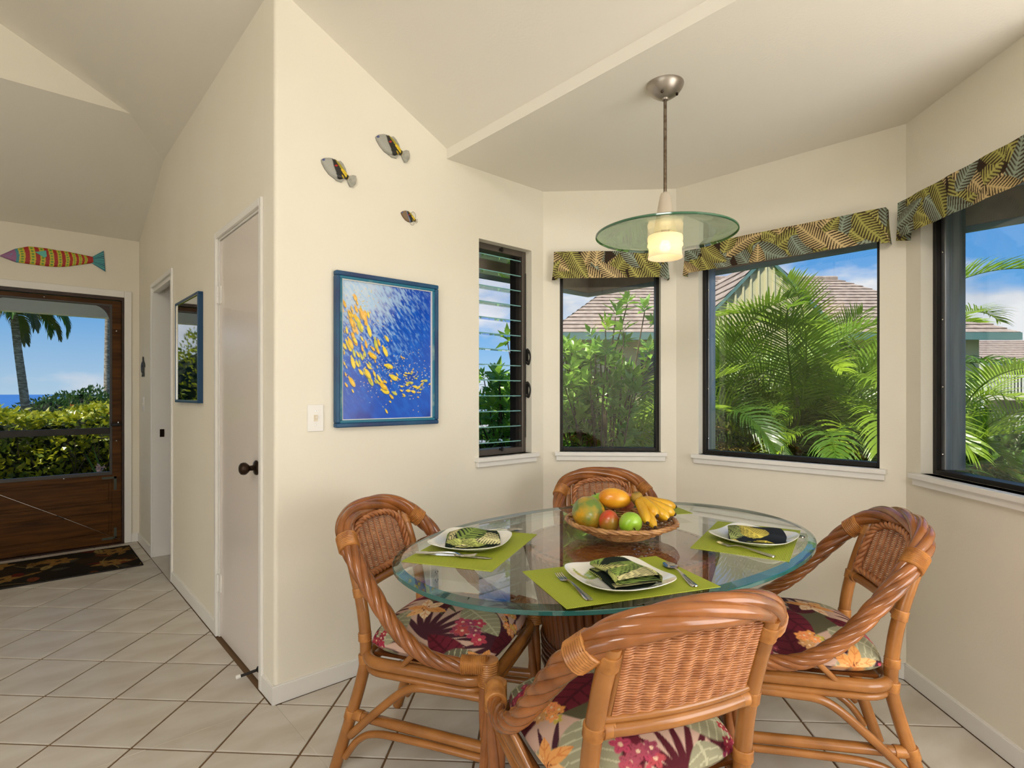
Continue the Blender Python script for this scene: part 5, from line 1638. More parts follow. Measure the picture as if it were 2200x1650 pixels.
def shell(prof, t_=0.0022):
    ins = [(max(r - t_, 0.001), z) for r, z in prof][::-1]
    vs_ = prof + ins
    mb = MB(); n = 40
    pts = []
    for r, z in vs_ + [vs_[0]]:
        for k in range(n):
            a = 2 * math.pi * k / n
            pts.append((r * math.cos(a), r * math.sin(a), z))
    mb.grid(pts, n, len(vs_) + 1, closed_u=True)
    return mb
shell([(0.009, 2.022), (0.016, 2.020), (0.020, 2.008), (0.028, 1.965), (0.036, 1.915), (0.041, 1.880), (0.043, 1.870)]).build('upper_shade', FR, pl, smooth=60)
shell([(0.0645, 1.856), (0.066, 1.850), (0.066, 1.838), (0.0635, 1.832), (0.066, 1.826), (0.067, 1.818), (0.062, 1.812), (0.0615, 1.800), (0.0625, 1.785), (0.0655, 1.772)]).build('lower_shade', FR, pl, smooth=60)
MB().lathe([(0.008, 2.026), (0.010, 2.02), (0, 2.018)], 16).build('collar', NICK, pl)
BULB = bpy.data.materials.new('bulb_glow'); BULB.use_nodes = True
bb = BULB.node_tree.nodes['Principled BSDF']
bb.inputs['Base Color'].default_value = (1, 0.9, 0.7, 1); bb.inputs['Emission Color'].default_value = (1.0, 0.74, 0.38, 1); bb.inputs['Emission Strength'].default_value = 22.0
MB().lathe([(0, 1.796), (0.014, 1.799), (0.020, 1.809), (0.021, 1.819), (0.017, 1.830), (0.011, 1.838), (0, 1.839)], 20).build('bulb', BULB, pl, smooth=70)

MB().lathe([(0.013, 1.838), (0.016, 1.845), (0.016, 1.93), (0.008, 1.95), (0.008, 2.0)], 16).build('socket', mat('lamp_socket', (196, 186, 176), 0.6), pl, smooth=50)

# ================================================================== DOORMAT
u, v = grid_uv(190, 130)
dm_w, dm_h = 0.96, 0.69
Pn = Paint(u * dm_w, v * dm_h, (34, 28, 20))
rg = random.Random(9)
Pn.put(np.clip((fbm(u * 6, v * 5, 31) - 0.52) * 6, 0, 1), (52, 40, 22), 0.8)
for k in range(26):
    Pn.leaf(rg.uniform(0, 0.96), rg.uniform(0, 0.69), rg.uniform(0.10, 0.2), rg.uniform(0.018, 0.035), rg.uniform(0, 6.28), rg.choice([(112, 84, 42), (122, 92, 44), (86, 24, 18), (104, 54, 30), (60, 62, 50), (140, 118, 70)]), vein=(60, 40, 22), nv=5)
for cx, cy in ((0.19, 0.22), (0.5, 0.5), (0.78, 0.2), (0.84, 0.55), (0.15, 0.6)):
    for j in range(6):
        Pn.leaf(cx, cy, rg.uniform(0.09, 0.13), 0.032, j * 1.05 + rg.uniform(-.2, .2), (134, 100, 50), vein=(92, 62, 30), nv=3)
    Pn.ell(cx, cy, 0.018, 0.018, 0, (44, 26, 18), 0.5)
for k in range(8):
    x0, y0 = rg.uniform(0, 0.96), rg.uniform(0, 0.69); an = rg.uniform(0, 6.28)
    Pn.leaf(x0, y0, 0.3, 0.004, an, (130, 112, 66), bend=0.4, soft=0.5)
Pn.put(((Pn.u < 0.008) | (Pn.u > dm_w - 0.008) | (Pn.v < 0.008) | (Pn.v > dm_h - 0.008)).astype(float), (24, 20, 16))
nz = np.random.default_rng(2).random(len(u)) * 0.0012
mb = MB(); mb.grid([(a * dm_w - dm_w, b * dm_h, 0.009 + c) for a, b, c in zip(u, v, nz)], 190, 130)
me = mb.mesh('pile', mat('rug_pile', (128, 128, 128), 0.95, attr=True, spec=0.1), None); paint_attr(me, Pn.c)
dm = thing('door_mat', 'dark floral doormat with tan leaves in front of the screen door', 'doormat', (-0.088, 2.512, 0))
ob = bpy.data.objects.new('pile', me); COL.objects.link(ob); ob.parent = dm
MB().box(-dm_w, 0, 0, dm_h, 0.0, 0.0088).build('rubber_back', BLACKF, dm)

# ================================================================== OUTSIDE
GRASS = mat('lawn', (74, 92, 36), 0.95, color2=(48, 66, 24), nscale=1.2, ndetail=8)
def ground_z(x, y):
    d = math.hypot(max(0, x - 3), max(0, y - 6))
    return -0.45 - 0.075 * max(0.0, x - 4.0) * (1 if x < 30 else 26 / (x - 4.0)) - 0.02 * max(0, y - 8)
xs = np.concatenate([np.linspace(-60, -6, 8), np.linspace(-5, 30, 30), np.linspace(34, 80, 8)])
ys = np.concatenate([np.linspace(-60, -8, 8), np.linspace(-7, 40, 34), [46, 54, 60]])
pts = [(x, y, ground_z(x, y) - 0.0) for y in ys for x in xs]
struct(MB().grid(pts, len(xs), len(ys)).build('ground', GRASS, smooth=179), 'sloping green garden ground around the house', 'ground')
SEA = mat('sea_water', (30, 84, 150), 0.4, color2=(40, 100, 168), nscale=0.0004, spec=0.2)
struct(MB().box(-60000, 60000, 60, 60000, -31, -30).build('ocean', SEA), 'blue ocean reaching the horizon beyond the hedge', 'sea')

def leaves_mesh(mb, P, D, Nn, Ln, Wd):
    """many folded leaves: base points, directions, normals, lengths, widths"""
    P = np.asarray(P); D = np.asarray(D); Nn = np.asarray(Nn)
    D = D / np.linalg.norm(D, axis=1, keepdims=True)
    S = np.cross(D, Nn); S /= np.linalg.norm(S, axis=1, keepdims=True) + 1e-9
    U = np.cross(S, D)
    L = np.asarray(Ln)[:, None]; W_ = np.asarray(Wd)[:, None]
    v0 = P; v1 = P + D * L * 0.45 + S * W_ * 0.5 + U * L * 0.05; v2 = P + D * L * 0.5 + U * L * 0.02; v3 = P + D * L * 0.45 - S * W_ * 0.5 + U * L * 0.05
    v4 = P + D * L - U * L * 0.10
    V = np.stack([v0, v1, v2, v3, v4], 1).reshape(-1, 3)
    b = len(mb.v)
    mb.v.extend(map(tuple, V.tolist()))
    for k in range(len(P)):
        q = b + 5 * k
        mb.f += [(q, q + 2, q + 1), (q, q + 3, q + 2), (q + 1, q + 2, q + 4), (q + 2, q + 3, q + 4)]; mb.mi += [0, 0, 0, 0]
    return mb
def rnd_dirs(n, rs, up=0.3):
    d = rs.normal(size=(n, 3)); d[:, 2] = np.abs(d[:, 2]) * 0.8 + up * rs.random(n)
    return d / np.linalg.norm(d, axis=1, keepdims=True)

# ---------------------------------------------------------------- palm fronds
def frond_mesh(name, L, n, leaf, elev, bend, droop, m_, seed, wid=0.020, twist=0.0):
    rg = random.Random(seed)
    NP = 22
    p = Vector((0, 0, 0)); a = elev
    path = [p.copy()]
    for i in range(1, NP):
        t = i / (NP - 1)
        a = elev - bend * t ** 1.3
        p = p + Vector((math.cos(a), 0, math.sin(a))) * (L / (NP - 1))
        path.append(p.copy())
    mb = MB()
    mb.tube(path, [0.011 * (1 - 0.85 * i / (NP - 1)) + 0.001 for i in range(NP)], 4)
    for k in range(n):
        t = 0.16 + 0.84 * k / (n - 1)
        f_ = t * (NP - 1); i = min(int(f_), NP - 2); fr_ = f_ - i
        base = path[i].lerp(path[i + 1], fr_)
        T = (path[i + 1] - path[i]).normalized()
        up = T.cross(Vector((0, 1, 0))) * -1
        if up.z < 0: up = -up
        ll = leaf * (0.35 + 0.65 * math.sin(math.pi * min(1, 0.12 + t * 0.86)) ** 0.7) * rg.uniform(0.9, 1.08)
        for s in (1, -1):
            side = Vector((0, s, 0))
            d = (T * (0.42 + 0.75 * t * t) + side * (0.9 - 0.35 * t) + up * (0.42 + rg.uniform(-0.14, 0.14))).normalized()
            pos = base.copy(); segs = 4
            w = wid * rg.uniform(0.85, 1.15)
            prev = None
            wprof = [0.55, 1.0, 0.85, 0.5, 0.0]
            rowv = []
            for q in range(segs + 1):
                nrm = d.cross(T).normalized()
                wv = nrm.cross(d).normalized()
                hw = wprof[q] * w * 0.5
                rowv.append((pos + wv * hw, pos - wv * hw))
                d = (d + Vector((0, 0, -droop * (0.4 + 0.6 * q)))).normalized()
                pos = pos + d * (ll / segs)
            vs_ = [tuple(x) for pr in rowv[:-1] for x in pr] + [tuple(rowv[-1][0])]
            fs = [(2 * q, 2 * q + 1, 2 * q + 3, 2 * q + 2) for q in range(segs - 1)] + [(2 * (segs - 1), 2 * (segs - 1) + 1, 2 * segs)]
            mb.add(vs_, fs)
    return mb.mesh(name, m_)
PALMG = leaf_mat('palm_green', (66, 112, 22), (168, 196, 48))
PALMY = leaf_mat('palm_yellow', (134, 140, 44), (170, 140, 64))
PALMD = leaf_mat('palm_dark', (44, 80, 22), (98, 136, 44))
FV = [frond_mesh('frond', 1.75, 46, 0.46, R(72), R(95), 0.10, PALMG, 1), frond_mesh('frond', 1.55, 42, 0.42, R(60), R(105), 0.16, PALMG, 2), frond_mesh('frond', 1.9, 48, 0.44, R(80), R(70), 0.07, PALMG, 3),
      frond_mesh('frond', 1.5, 40, 0.45, R(45), R(110), 0.22, PALMD, 4), frond_mesh('frond', 1.4, 38, 0.40, R(30), R(95), 0.26, PALMD, 5), frond_mesh('frond', 1.35, 36, 0.40, R(30), R(120), 0.30, PALMY, 6)]
CANEM = mat('palm_cane', (120, 128, 60), 0.6, color2=(88, 90, 50), nscale=9, stretch=(1, 1, 6))
def palm_clump(label, x, y, h, nf, seed, stems=4, scale=1.0, spread=0.28, low=0.35):
    rg = random.Random(seed)
    gz = ground_z(x, y)
    t = thing('areca_palm', label, 'palm', (x, y, gz), rg.uniform(0, 6.28), 'garden palms outside the bay windows')
    tops = []
    for k in range(stems):
        a = 6.28 * k / stems + rg.uniform(-.4, .4)
        hh = (h - gz) * rg.uniform(0.45, 0.85)
        r0, r1 = rg.uniform(0.05, 0.2), spread * rg.uniform(0.6, 1.5)
        pts = [(r0 * math.cos(a), r0 * math.sin(a), 0), ((r0 + r1) * 0.5 * math.cos(a), (r0 + r1) * 0.5 * math.sin(a), hh * 0.5), (r1 * math.cos(a), r1 * math.sin(a), hh)]
        MB().tube(spline(pts, 8), [0.032 - 0.0012 * i for i in range(8)], 7).build('cane_stem', CANEM, t, smooth=60)
        tops.append(Vector(pts[-1]))
    for k in range(nf):
        q = tops[k % stems]
        kind = rg.choice([0, 0, 1, 1, 2, 3, 4]) if rg.random() > 0.12 else 5
        o = bpy.data.objects.new('frond', FV[kind]); COL.objects.link(o); o.parent = t
        drop = rg.uniform(0, low) if kind in (0, 2) else rg.uniform(0.1, low + 0.5)
        o.location = (q.x, q.y, max(0.1, q.z - drop * (h - gz) * 0.5))
        o.rotation_euler = (rg.uniform(-0.25, 0.25), rg.uniform(-0.2, 0.2), rg.uniform(0, 6.28))
        s_ = scale * rg.uniform(0.8, 1.15)
        o.scale = (s_, s_, s_)
    return t
palm_clump('feathery palm clump outside the narrow window, with drooping fronds', 3.75, 0.86, 0.95, 26, 1, 5, 0.75)
palm_clump('leafy palm clump framed by the inner side of the wide window', 4.75, 0.42, 1.62, 32, 2, 5, 0.9)
palm_clump('dense palm clump at the middle of the wide window', 5.0, -0.12, 1.55, 36, 3, 6, 0.9)
palm_clump('bright palm clump with a broad frond at the outer side of the wide window', 5.15, -0.58, 1.5, 32, 4, 5, 0.9)
palm_clump('tall palm clump rising behind the wide window palms', 6.6, -0.35, 2.3, 22, 5, 5, 1.0)
palm_clump('palm clump seen at the edge of the window facing the far balconies', 5.58, -1.02, 1.3, 30, 6, 5, 0.72)
palm_clump('background palm clump filling the gap under the neighbour roof', 6.9, 0.75, 1.55, 26, 8, 5, 1.0)

# coconut palms beyond the hedge
TRK = mat('coconut_bark', (118, 104, 86), 0.9, color2=(178, 170, 154), nscale=5, ndetail=6, stretch=(1, 1, 4), ramp=(0.42, 0.66))
CF = [frond_mesh('frond', 2.1, 46, 0.62, R(35), R(120), 0.30, PALMD, 21, 0.05), frond_mesh('frond', 1.9, 44, 0.58, R(10), R(95), 0.34, leaf_mat('coconut_leaf', (72, 84, 30), (130, 130, 56)), 22, 0.05)]
def coconut(label, x, y, h, r, lean, seed, nf=13):
    rg = random.Random(seed)
    gz = -0.7
    t = thing('coconut_palm', label, 'palm tree', (x, y, gz), 0, 'coconut palms beyond the hedge')
    pts = [(0, 0, 0), (lean * 0.3, lean * 0.1, h * 0.35), (lean * 0.7, lean * 0.2, h * 0.7), (lean, lean * 0.3, h)]
    MB().tube(spline(pts, 40), [r * (1.15 - 0.35 * i / 39 + 0.03 * (i % 2)) for i in range(40)], 10).build('trunk', TRK, t, smooth=40)
    for k in range(nf):
        o = bpy.data.objects.new('frond', CF[k % 2]); COL.objects.link(o); o.parent = t
        o.location = (lean, lean * 0.3, h - 0.05)
        o.rotation_euler = (rg.uniform(-.2, .2), rg.uniform(-.2, .25), 6.28 * k / nf + rg.uniform(-.2, .2))
    return t
coconut('leaning coconut palm with drooping fronds seen through the screen door', -0.45, 24.2, 5.1, 0.125, -0.45, 1)
coconut('slim far coconut palm trunk beside the door stile', 2.80, 34.6, 9.5, 0.125, 0.1, 2)

# ---------------------------------------------------------------- hedge at the porch
HED = leaf_mat('hedge_leaf', (120, 138, 26), (206, 196, 44))
HED2 = leaf_mat('hedge_leaf_dark', (74, 106, 32), (140, 156, 52))
TWIG = mat('twig', (84, 68, 46), 0.9)
rs = np.random.default_rng(5)
hd = thing('hedge', 'yellow-green leafy hedge across the view beyond the screen door', 'hedge', (0, 0, 0))
def hedge_top(x):
    return 1.02 + 0.05 * np.sin(x * 2.3) + 0.04 * np.sin(x * 5.1 + 1)
def hedge_pts(n, top):
    x = rs.uniform(-3.6, 2.6, n)
    if top:
        y = 5.62 + rs.random(n) * 1.5; z = hedge_top(x) + rs.normal(0, 0.035, n)
    else:
        z = rs.uniform(-0.4, 1.0, n) ; y = 5.62 + 0.10 * np.sin(x * 4 + z * 5) + 0.10 * np.sin(x * 9 - z * 7) + rs.normal(0, 0.04, n) - 0.1 * (1 - np.clip(z, 0, 1))
    return np.stack([x, y, z], 1)
for nm, m_, nt_, nf_ in (('foliage', HED, 5200, 6800), ('dark_foliage', HED2, 1500, 4200)):
    Pp = np.concatenate([hedge_pts(nt_, True), hedge_pts(nf_, False) + np.array([0, 0.05 if m_ is HED2 else 0.0, 0])])
    Dd = rnd_dirs(len(Pp), rs, 0.2); Dd[nt_:, 1] -= 0.5
    Nn = rs.normal(size=(len(Pp), 3)); Nn[:, 2] += 1.5
    mb = leaves_mesh(MB(), Pp, Dd, Nn, rs.uniform(0.06, 0.11, len(Pp)), rs.uniform(0.035, 0.06, len(Pp)))
    o = mb.build(nm, m_, hd); o['kind'] = 'stuff'
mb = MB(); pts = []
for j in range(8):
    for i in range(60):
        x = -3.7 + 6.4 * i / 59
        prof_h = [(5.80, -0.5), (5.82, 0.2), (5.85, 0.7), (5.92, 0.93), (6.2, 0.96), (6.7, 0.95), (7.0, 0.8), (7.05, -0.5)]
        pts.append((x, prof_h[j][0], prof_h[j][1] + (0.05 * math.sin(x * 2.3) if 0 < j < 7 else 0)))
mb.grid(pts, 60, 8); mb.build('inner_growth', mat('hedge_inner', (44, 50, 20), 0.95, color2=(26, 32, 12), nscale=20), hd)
rg = random.Random(3)
for k in range(26):
    x = rg.uniform(-3, 1.5)
    MB().tube(spline([(x, 5.7, -0.4), (x + rg.uniform(-.1, .1), 5.62, 0.2), (x + rg.uniform(-.2, .2), 5.6, rg.uniform(0.5, 0.9))], 6), [0.008] * 3 + [0.006] * 3, 5).build('stem', TWIG, hd)
# strap-leaved plant and pale flower at the foot of the hedge
def strap_plant(label, x, y, z, n, L, seed, m_):
    rg = random.Random(seed)
    t = thing('strap_leaf_plant', label, 'plant', (x, y, z))
    for k in range(n):
        a = rg.uniform(0, 6.28); sp = rg.uniform(0.15, 0.45)
        p = spline([(0, 0, 0), (sp * 0.3 * L * math.cos(a), sp * 0.3 * L * math.sin(a), L * 0.5), (sp * L * math.cos(a), sp * L * math.sin(a), L * rg.uniform(0.7, 1))], 7)
        MB().tube(p, [0.012, 0.02, 0.022, 0.02, 0.016, 0.01, 0.001], 4, flat=0.12).build('leaf', m_, t)
    return t
strap_plant('clump of tall green strap leaves at the foot of the hedge by the stile', 0.05, 5.42, -0.45, 16, 1.15, 4, leaf_mat('strap_green', (60, 110, 26), (110, 150, 50)))
strap_plant('clump of strap leaves low in the hedge beside the wire brace', -1.25, 5.40, -0.45, 12, 1.0, 6, MATS['strap_green'])
fl = thing('pale_flower_head', 'pale pink flower head at the foot of the hedge', 'flower', (-0.10, 5.30, 0.42))
mb = MB()
rsf = np.random.default_rng(8)
Pf = rsf.normal(0, 0.022, (60, 3)); leaves_mesh(mb, Pf, rnd_dirs(60, rsf), rsf.normal(size=(60, 3)), [0.03] * 60, [0.022] * 60)
mb.build('petals', mat('petal_pink', (226, 186, 170), 0.7), fl)
MB().tube([(0, 0, -0.9), (0.01, 0, -0.4), (0, 0, 0)], 0.005, 5).build('stalk', CANEM, fl)

def bush(name, label, cat, loc, rx, ry, rz_, n, ll, m_, seed, group=None, flowers=0, inner=(34, 48, 20)):
    rs_ = np.random.default_rng(seed)
    t = thing(name, label, cat, loc, 0, group)
    d = rs_.normal(size=(n, 3)); d /= np.linalg.norm(d, axis=1, keepdims=True)
    rad = 0.75 + 0.3 * rs_.random(n) + 0.12 * np.sin(d[:, 0] * 7) * np.cos(d[:, 2] * 6)
    Pp = d * rad[:, None] * np.array([rx, ry, rz_]) + np.array([0, 0, rz_])
    D_ = d + rs_.normal(0, 0.5, (n, 3)) + np.array([0, 0, 0.2])
    N_ = rs_.normal(size=(n, 3)) + d
    o = leaves_mesh(MB(), Pp, D_, N_, rs_.uniform(0.7, 1.2, n) * ll, rs_.uniform(0.7, 1.2, n) * ll * 0.42).build('foliage', m_, t); o['kind'] = 'stuff'
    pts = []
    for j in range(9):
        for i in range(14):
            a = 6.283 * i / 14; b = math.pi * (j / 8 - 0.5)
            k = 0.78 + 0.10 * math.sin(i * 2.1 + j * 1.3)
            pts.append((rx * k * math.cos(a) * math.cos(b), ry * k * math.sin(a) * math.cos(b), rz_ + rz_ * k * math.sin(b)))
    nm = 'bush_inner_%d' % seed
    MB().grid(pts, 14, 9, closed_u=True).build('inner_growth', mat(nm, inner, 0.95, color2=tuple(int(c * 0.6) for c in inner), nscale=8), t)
    if flowers:
        FM = MATS.get('orange_flower') or mat('orange_flower', (240, 120, 30), 0.6)
        for k in range(flowers):
            dd = rs_.normal(size=3); dd /= np.linalg.norm(dd)
            p = dd * 0.98 * np.array([rx, ry, rz_]) + np.array([0, 0, rz_])
            mb = MB(); q = rs_.normal(0, ll * 0.10, (7, 3)); leaves_mesh(mb, q, rnd_dirs(7, rs_), rs_.normal(size=(7, 3)), [ll * 0.35] * 7, [ll * 0.2] * 7)
            mb.build('blossom', FM, t, loc=tuple(p))
    return t
FARG = leaf_mat('far_tree_leaf', (48, 78, 34), (80, 112, 50))
bush('far_shrub', 'dark green feathery shrub mass below the slim palm trunk', 'shrub', (1.5, 29.3, -1.2), 1.6, 1.2, 1.32, 2600, 0.22, FARG, 31)
bush('far_shrub', 'low green shrub between the two palm trunks', 'shrub', (0.1, 28.0, -1.2), 1.3, 1.0, 1.16, 1800, 0.2, FARG, 32)
bush('garden_tree', 'round green tree reflected in the hall mirror', 'tree', (-2.5, 11.5, -0.6), 1.15, 1.2, 1.55, 4000, 0.12, HED, 36)
bush('flowering_shrub', 'rounded dark shrub with orange flowers just past the hedge', 'shrub', (0.18, 11.2, -0.6), 0.62, 0.5, 0.84, 1500, 0.09, HED2, 33, flowers=22)

# ---------------------------------------------------------------- broad-leaved shrub outside the narrow window
SHR = leaf_mat('shrub_leaf', (76, 138, 34), (170, 210, 78), gloss=0.08)
rs_ = np.random.default_rng(12)
def rosette(seed, n, L):
    r_ = np.random.default_rng(seed)
    az = np.arange(n) * 2.4 + r_.uniform(0, 1, n); el = np.linspace(0.05, 1.1, n)
    D_ = np.stack([np.cos(az) * np.cos(el), np.sin(az) * np.cos(el), np.sin(el)], 1)
    P_ = np.stack([np.zeros(n), np.zeros(n), np.linspace(0, 0.05, n)], 1)
    return leaves_mesh(MB(), P_, D_, np.tile([0.0, 0.0, 1.0], (n, 1)), L * r_.uniform(0.75, 1.1, n), L * 0.36 * np.ones(n)).mesh('leaf_cluster', SHR)
ROS = [rosette(1, 9, 0.15), rosette(2, 11, 0.17), rosette(3, 8, 0.13), rosette(4, 12, 0.16)]
BARK = mat('shrub_bark', (92, 78, 58), 0.9)
def broad_shrub(label, x, y, tips, seed, scale=1.0, group='broad-leaved shrubs beyond the narrow window'):
    rg = random.Random(seed)
    gz = ground_z(x, y)
    t = thing('broad_leaf_shrub', label, 'shrub', (x, y, gz), 0, group)
    for (tx, ty, tz) in tips:
        e_ = Vector((tx - x, ty - y, tz - gz))
        mid = Vector((e_.x * 0.45 + rg.uniform(-.08, .08), e_.y * 0.45 + rg.uniform(-.08, .08), e_.z * 0.6))
        MB().tube(spline([(rg.uniform(-.1, .1), rg.uniform(-.1, .1), 0), tuple(mid), tuple(e_)], 8), [0.016, 0.014, 0.012, 0.010, 0.009, 0.008, 0.006, 0.005], 5).build('branch', BARK, t)
        o = bpy.data.objects.new('leaf_cluster', ROS[rg.randint(0, 3)]); COL.objects.link(o); o.parent = t
        o.location = e_; o.rotation_euler = (rg.uniform(-.6, .6), rg.uniform(-.6, .6), rg.uniform(0, 6.28)); s_ = scale * rg.uniform(0.8, 1.15); o.scale = (s_, s_, s_)
        for k in range(2):
            p_ = mid.lerp(e_, rg.uniform(0.3, 0.9)) + Vector((rg.uniform(-.12, .12), rg.uniform(-.12, .12), rg.uniform(-.08, .1)))
            o = bpy.data.objects.new('leaf_cluster', ROS[rg.randint(0, 3)]); COL.objects.link(o); o.parent = t
            o.location = p_; o.rotation_euler = (rg.uniform(-.9, .9), rg.uniform(-.9, .9), rg.uniform(0, 6.28)); s_ = scale * rg.uniform(0.75, 1.1); o.scale = (s_, s_, s_)
    return t
rg = random.Random(77)
def tips_in(cx, cy, n, rad, z0, z1, seed):
    r_ = random.Random(seed)
    return [(cx + r_.gauss(0, rad), cy + r_.gauss(0, rad), z0 + (z1 - z0) * (1 - r_.random() ** 1.6)) for _ in range(n)]
hero = [(3.14, 0.60, 2.02), (3.08, 0.68, 1.92), (2.98, 0.86, 1.74), (2.90, 0.98, 1.62), (3.22, 0.48, 1.95), (3.02, 0.74, 1.80), (3.12, 0.62, 1.78), (2.86, 1.02, 1.50)]
broad_shrub('glossy broad-leaved shrub reaching up in front of the neighbour roof', 3.02, 0.82, hero + tips_in(2.98, 0.84, 78, 0.22, 0.2, 1.6, 1), 1, 0.85)
broad_shrub('broad-leaved shrub seen through the glass louvres', 2.95, 1.95, tips_in(2.95, 1.95, 42, 0.32, 0.2, 1.42, 2), 2, 1.0)
broad_shrub('taller broad-leaved shrub touching the louvre frame', 2.75, 1.30, tips_in(2.78, 1.28, 46, 0.24, 0.2, 1.72, 3), 3, 0.95)
bush('backdrop_shrub', 'dark green leafy mass behind the shrubs and louvres', 'shrub', (4.1, 2.6, -0.6), 1.5, 1.2, 0.92, 5200, 0.14, SHR, 41, flowers=14)
bush('backdrop_shrub', 'dark green leafy mass behind the narrow window palms', 'shrub', (5.2, 1.7, -0.9), 1.4, 1.2, 1.0, 5200, 0.15, PALMD, 42, flowers=6)
bush('backdrop_shrub', 'dark green leafy mass behind the wide window palms', 'shrub', (7.2, 0.3, -1.2), 1.6, 2.0, 1.25, 7000, 0.18, PALMD, 43)
bush('backdrop_shrub', 'dark leafy mass under the palms near the far balconies', 'shrub', (6.6, -1.25, -1.2), 1.3, 0.8, 0.95, 4500, 0.16, PALMD, 44)
bush('garden_shrub', 'sunlit low green shrubs below the far balconies', 'shrub', (9.5, -1.15, -1.4), 1.2, 0.9, 0.75, 3500, 0.12, HED2, 45)
bush('garden_shrub', 'dark hedge below the lower balcony of the far building', 'shrub', (22.0, 0.2, -2.6), 2.6, 1.2, 0.85, 3000, 0.25, FARG, 46)

# ---------------------------------------------------------------- neighbour house with shingle roof
HW = mat('house_wall', (214, 204, 160), 0.8)
HWG = mat('house_batten', (196, 190, 150), 0.8)
TEALT = mat('teal_trim', (92, 128, 124), 0.6)
DKW = mat('house_glass', (34, 40, 44), 0.1)
def roof_face(parent, a, b, c, d, n):
    """courses of shingles between eave a-b and ridge d-c"""
    a, b, c, d = map(Vector, (a, b, c, d))
    nrm = (b - a).cross(d - a).normalized()
    if nrm.z < 0: nrm = -nrm
    for i in range(n):
        t0_, t1_ = i / n, min(1, (i + 1.15) / n)
        p0, p1 = a.lerp(d, t0_), b.lerp(c, t0_); q0, q1 = a.lerp(d, t1_), b.lerp(c, t1_)
        m_ = MB(); k = nrm * 0.045
        m_.add([p0 + k, p1 + k, q1 + nrm * 0.012, q0 + nrm * 0.012, p0, p1], [(0, 1, 2, 3), (4, 5, 1, 0)])
        m_.build('shingle_course', SHING2, parent)
SHING2 = mat('shingle_courses', (170, 154, 142), 0.9, color2=(138, 122, 110), nscale=1.6, ndetail=6, stretch=(4, 4, 1), rand=0.07)
hA = thing('neighbour_house', 'neighbour house with tan shingle hip roof and pale board-and-batten gable', 'house', (13.867, 4.737, -1.5), R(-41.6))
zo = 1.5
X_ = lambda x: x - 6.266
Y_ = lambda z: z - 15.0
e0, e1, zr, ze = X_(0.8), X_(11.4), 4.6 + zo, 2.61 + zo
MB().box(e0 + 0.5, e1 - 0.5, Y_(13.0), Y_(19.5), 0, ze).build('wall', HW, hA)
roof_face(hA, (e0, Y_(12.5), ze), (e1, Y_(12.5), ze), (X_(9.5), Y_(16.3), zr), (X_(3.2), Y_(16.3), zr), 17)
roof_face(hA, (e0, Y_(20.1), ze), (e0, Y_(12.5), ze), (X_(3.2), Y_(16.3), zr), (X_(3.2), Y_(16.31), zr), 17)
roof_face(hA, (e1, Y_(12.5), ze), (e1, Y_(20.1), ze), (X_(9.5), Y_(16.31), zr), (X_(9.5), Y_(16.3), zr), 17)
MB().box(e0, e1, Y_(12.44), Y_(12.52), ze - 0.14, ze + 0.02).build('gutter', TEALT, hA)
MB().tube([(X_(3.2), Y_(16.3), zr + 0.04), (X_(9.5), Y_(16.3), zr + 0.04)], 0.07, 6).build('ridge_cap', SHING2, hA)
# projecting gable wing
gx, gz_, gyf = X_(5.28), 4.08 + zo, Y_(11.6)
mb = MB(); mb.add([(gx - 1.55, gyf, 2.5 + zo), (gx + 1.55, gyf, 2.5 + zo), (gx, gyf, gz_), (gx - 1.55, gyf + 3.6, 2.5 + zo), (gx + 1.55, gyf + 3.6, 2.5 + zo), (gx, gyf + 3.6, gz_)], [(0, 1, 2), (3, 5, 4), (0, 3, 4, 1)])
mb.box(gx - 1.55, gx + 1.55, gyf, gyf + 2.5, 0, 2.5 + zo)
mb.build('gable_wall', HWG, hA)
for k in range(-9, 10):
    x = gx + k * 0.16
    zt = gz_ - abs(k * 0.16) * 1.02
    if zt > 2.55 + zo:
        MB().box(x - 0.02, x + 0.02, gyf - 0.04, gyf, 2.0 + zo, zt).build('batten', HW, hA)
for s in (1, -1):
    roof_face(hA, (gx + s * 1.9, gyf - 0.06, 2.14 + zo), (gx + s * 1.9, gyf + 4.2, 2.14 + zo), (gx, gyf + 4.2, gz_ + 0.06), (gx, gyf - 0.06, gz_ + 0.06), 9)
    mb = MB(); p = [(gx + s * 1.9, gyf - 0.07, 2.09 + zo), (gx + s * 1.9, gyf - 0.07, 2.17 + zo), (gx, gyf - 0.07, gz_ + 0.08), (gx, gyf - 0.07, gz_ - 0.01)]
    mb.add([tuple(q) for q in p] + [(x, y + 0.05, z) for x, y, z in p], [(0, 1, 2, 3), (7, 6, 5, 4), (0, 4, 5, 1), (1, 5, 6, 2), (2, 6, 7, 3), (3, 7, 4, 0)])
    mb.build('barge_board', TEALT, hA)
for x in (X_(3.0), X_(8.2)):
    w_ = MB().box(x, x + 0.9, Y_(12.96), Y_(13.0), 0.9 + zo, 2.1 + zo).build('window', DKW, hA)
    MB().box(x - 0.06, x + 0.96, Y_(12.95), Y_(12.97), 2.1 + zo, 2.18 + zo).build('window_trim', TEALT, w_)

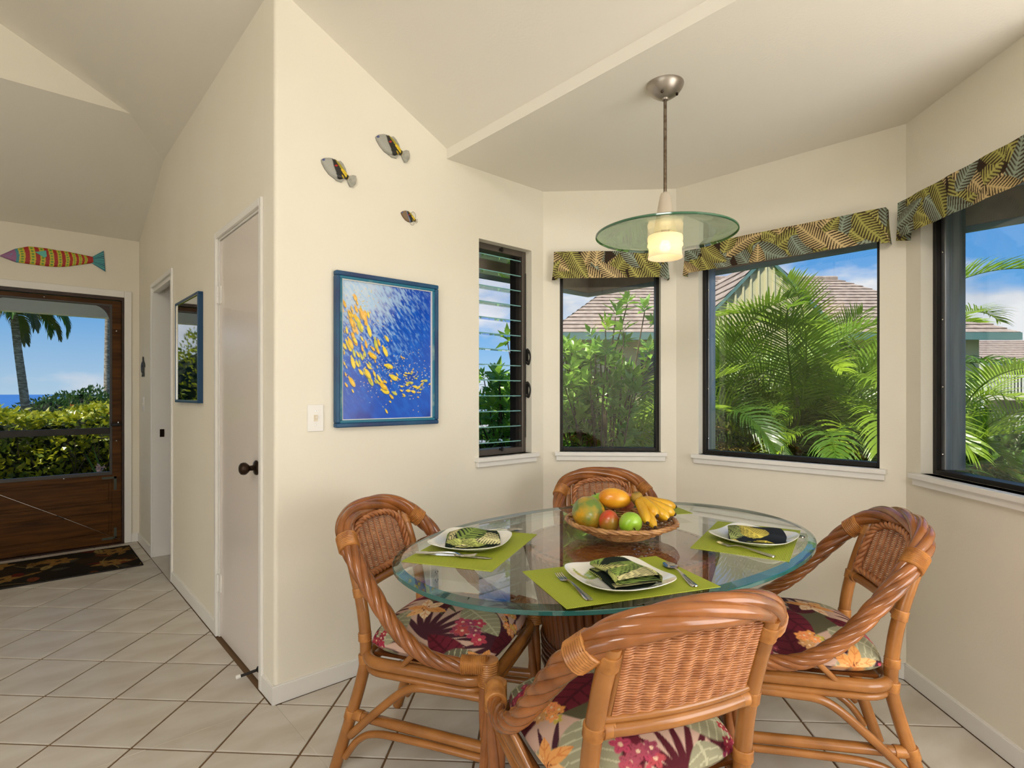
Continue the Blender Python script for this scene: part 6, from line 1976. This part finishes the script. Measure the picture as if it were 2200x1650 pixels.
# ---------------------------------------------------------------- far building with balconies
hB = thing('balcony_building', 'far cream building with two tiers of railed balconies and white posts', 'building', (30.9, 1.65, -2.9), R(-41.6))
zo = 2.9
CREAM = mat('balcony_cream', (224, 216, 190), 0.8)
GREENW = mat('green_siding', (112, 134, 112), 0.8)
BRK = mat('brown_panel', (120, 72, 56), 0.8)
MB().box(-4, 6, 1.2, 8, 0, 2.75 + zo).build('wall', CREAM, hB)
MB().box(1.1, 6, -0.4, 1.2, -0.5 + zo, 0.62 + zo).build('lower_wing', GREENW, hB)
MB().box(1.1, 6, -0.45, -0.40, -0.5 + zo, -0.05 + zo).build('lower_panel', BRK, hB)
MB().box(1.0, 6, -0.5, 1.2, -0.75 + zo, -0.5 + zo).build('lower_slab', CREAM, hB)
roof_face(hB, (0.9, -0.8, 0.75 + zo), (6.2, -0.8, 0.75 + zo), (6.2, 1.2, 1.35 + zo), (0.9, 1.2, 1.35 + zo), 6)
roof_face(hB, (-4.4, 0.2, 2.62 + zo), (6.3, 0.2, 2.62 + zo), (6.3, 4.5, 4.0 + zo), (-2.0, 4.5, 4.0 + zo), 10)
MB().box(-4.4, 6.3, 0.15, 0.25, 2.5 + zo, 2.68 + zo).build('fascia', TEALT, hB)
for zf in (1.0, -0.72):
    MB().box(-3.2, 1.05, -0.3, 1.2, zf + zo, zf + 0.22 + zo).build('balcony_slab', CREAM, hB)
    MB().box(-3.2, 1.05, -0.3, -0.24, zf + 1.0 + zo, zf + 1.07 + zo).build('top_rail', TRIM, hB)
    for k in range(30):
        x = -3.15 + k * 0.143
        MB().box(x - 0.02, x + 0.02, -0.29, -0.25, zf + 0.22 + zo, zf + 1.0 + zo).build('baluster', TRIM, hB)
for x in (-3.1, -1.0, 0.98):
    MB().box(x - 0.08, x + 0.08, -0.3, -0.14, 0, 2.6 + zo).build('post', TRIM, hB)
for x in (-2.5, -0.4, 1.6, 2.9):
    MB().box(x, x + 0.8, 1.16, 1.2, 1.35 + zo, 2.3 + zo).build('window', DKW, hB)
for x in (-2.4, -0.3):
    MB().box(x, x + 0.9, 1.16, 1.2, -0.5 + zo, 0.6 + zo).build('window', DKW, hB)

for o in bpy.data.objects:
    if o.name.startswith(('frame_bar',)):
        pass
bpy.context.view_layer.update()
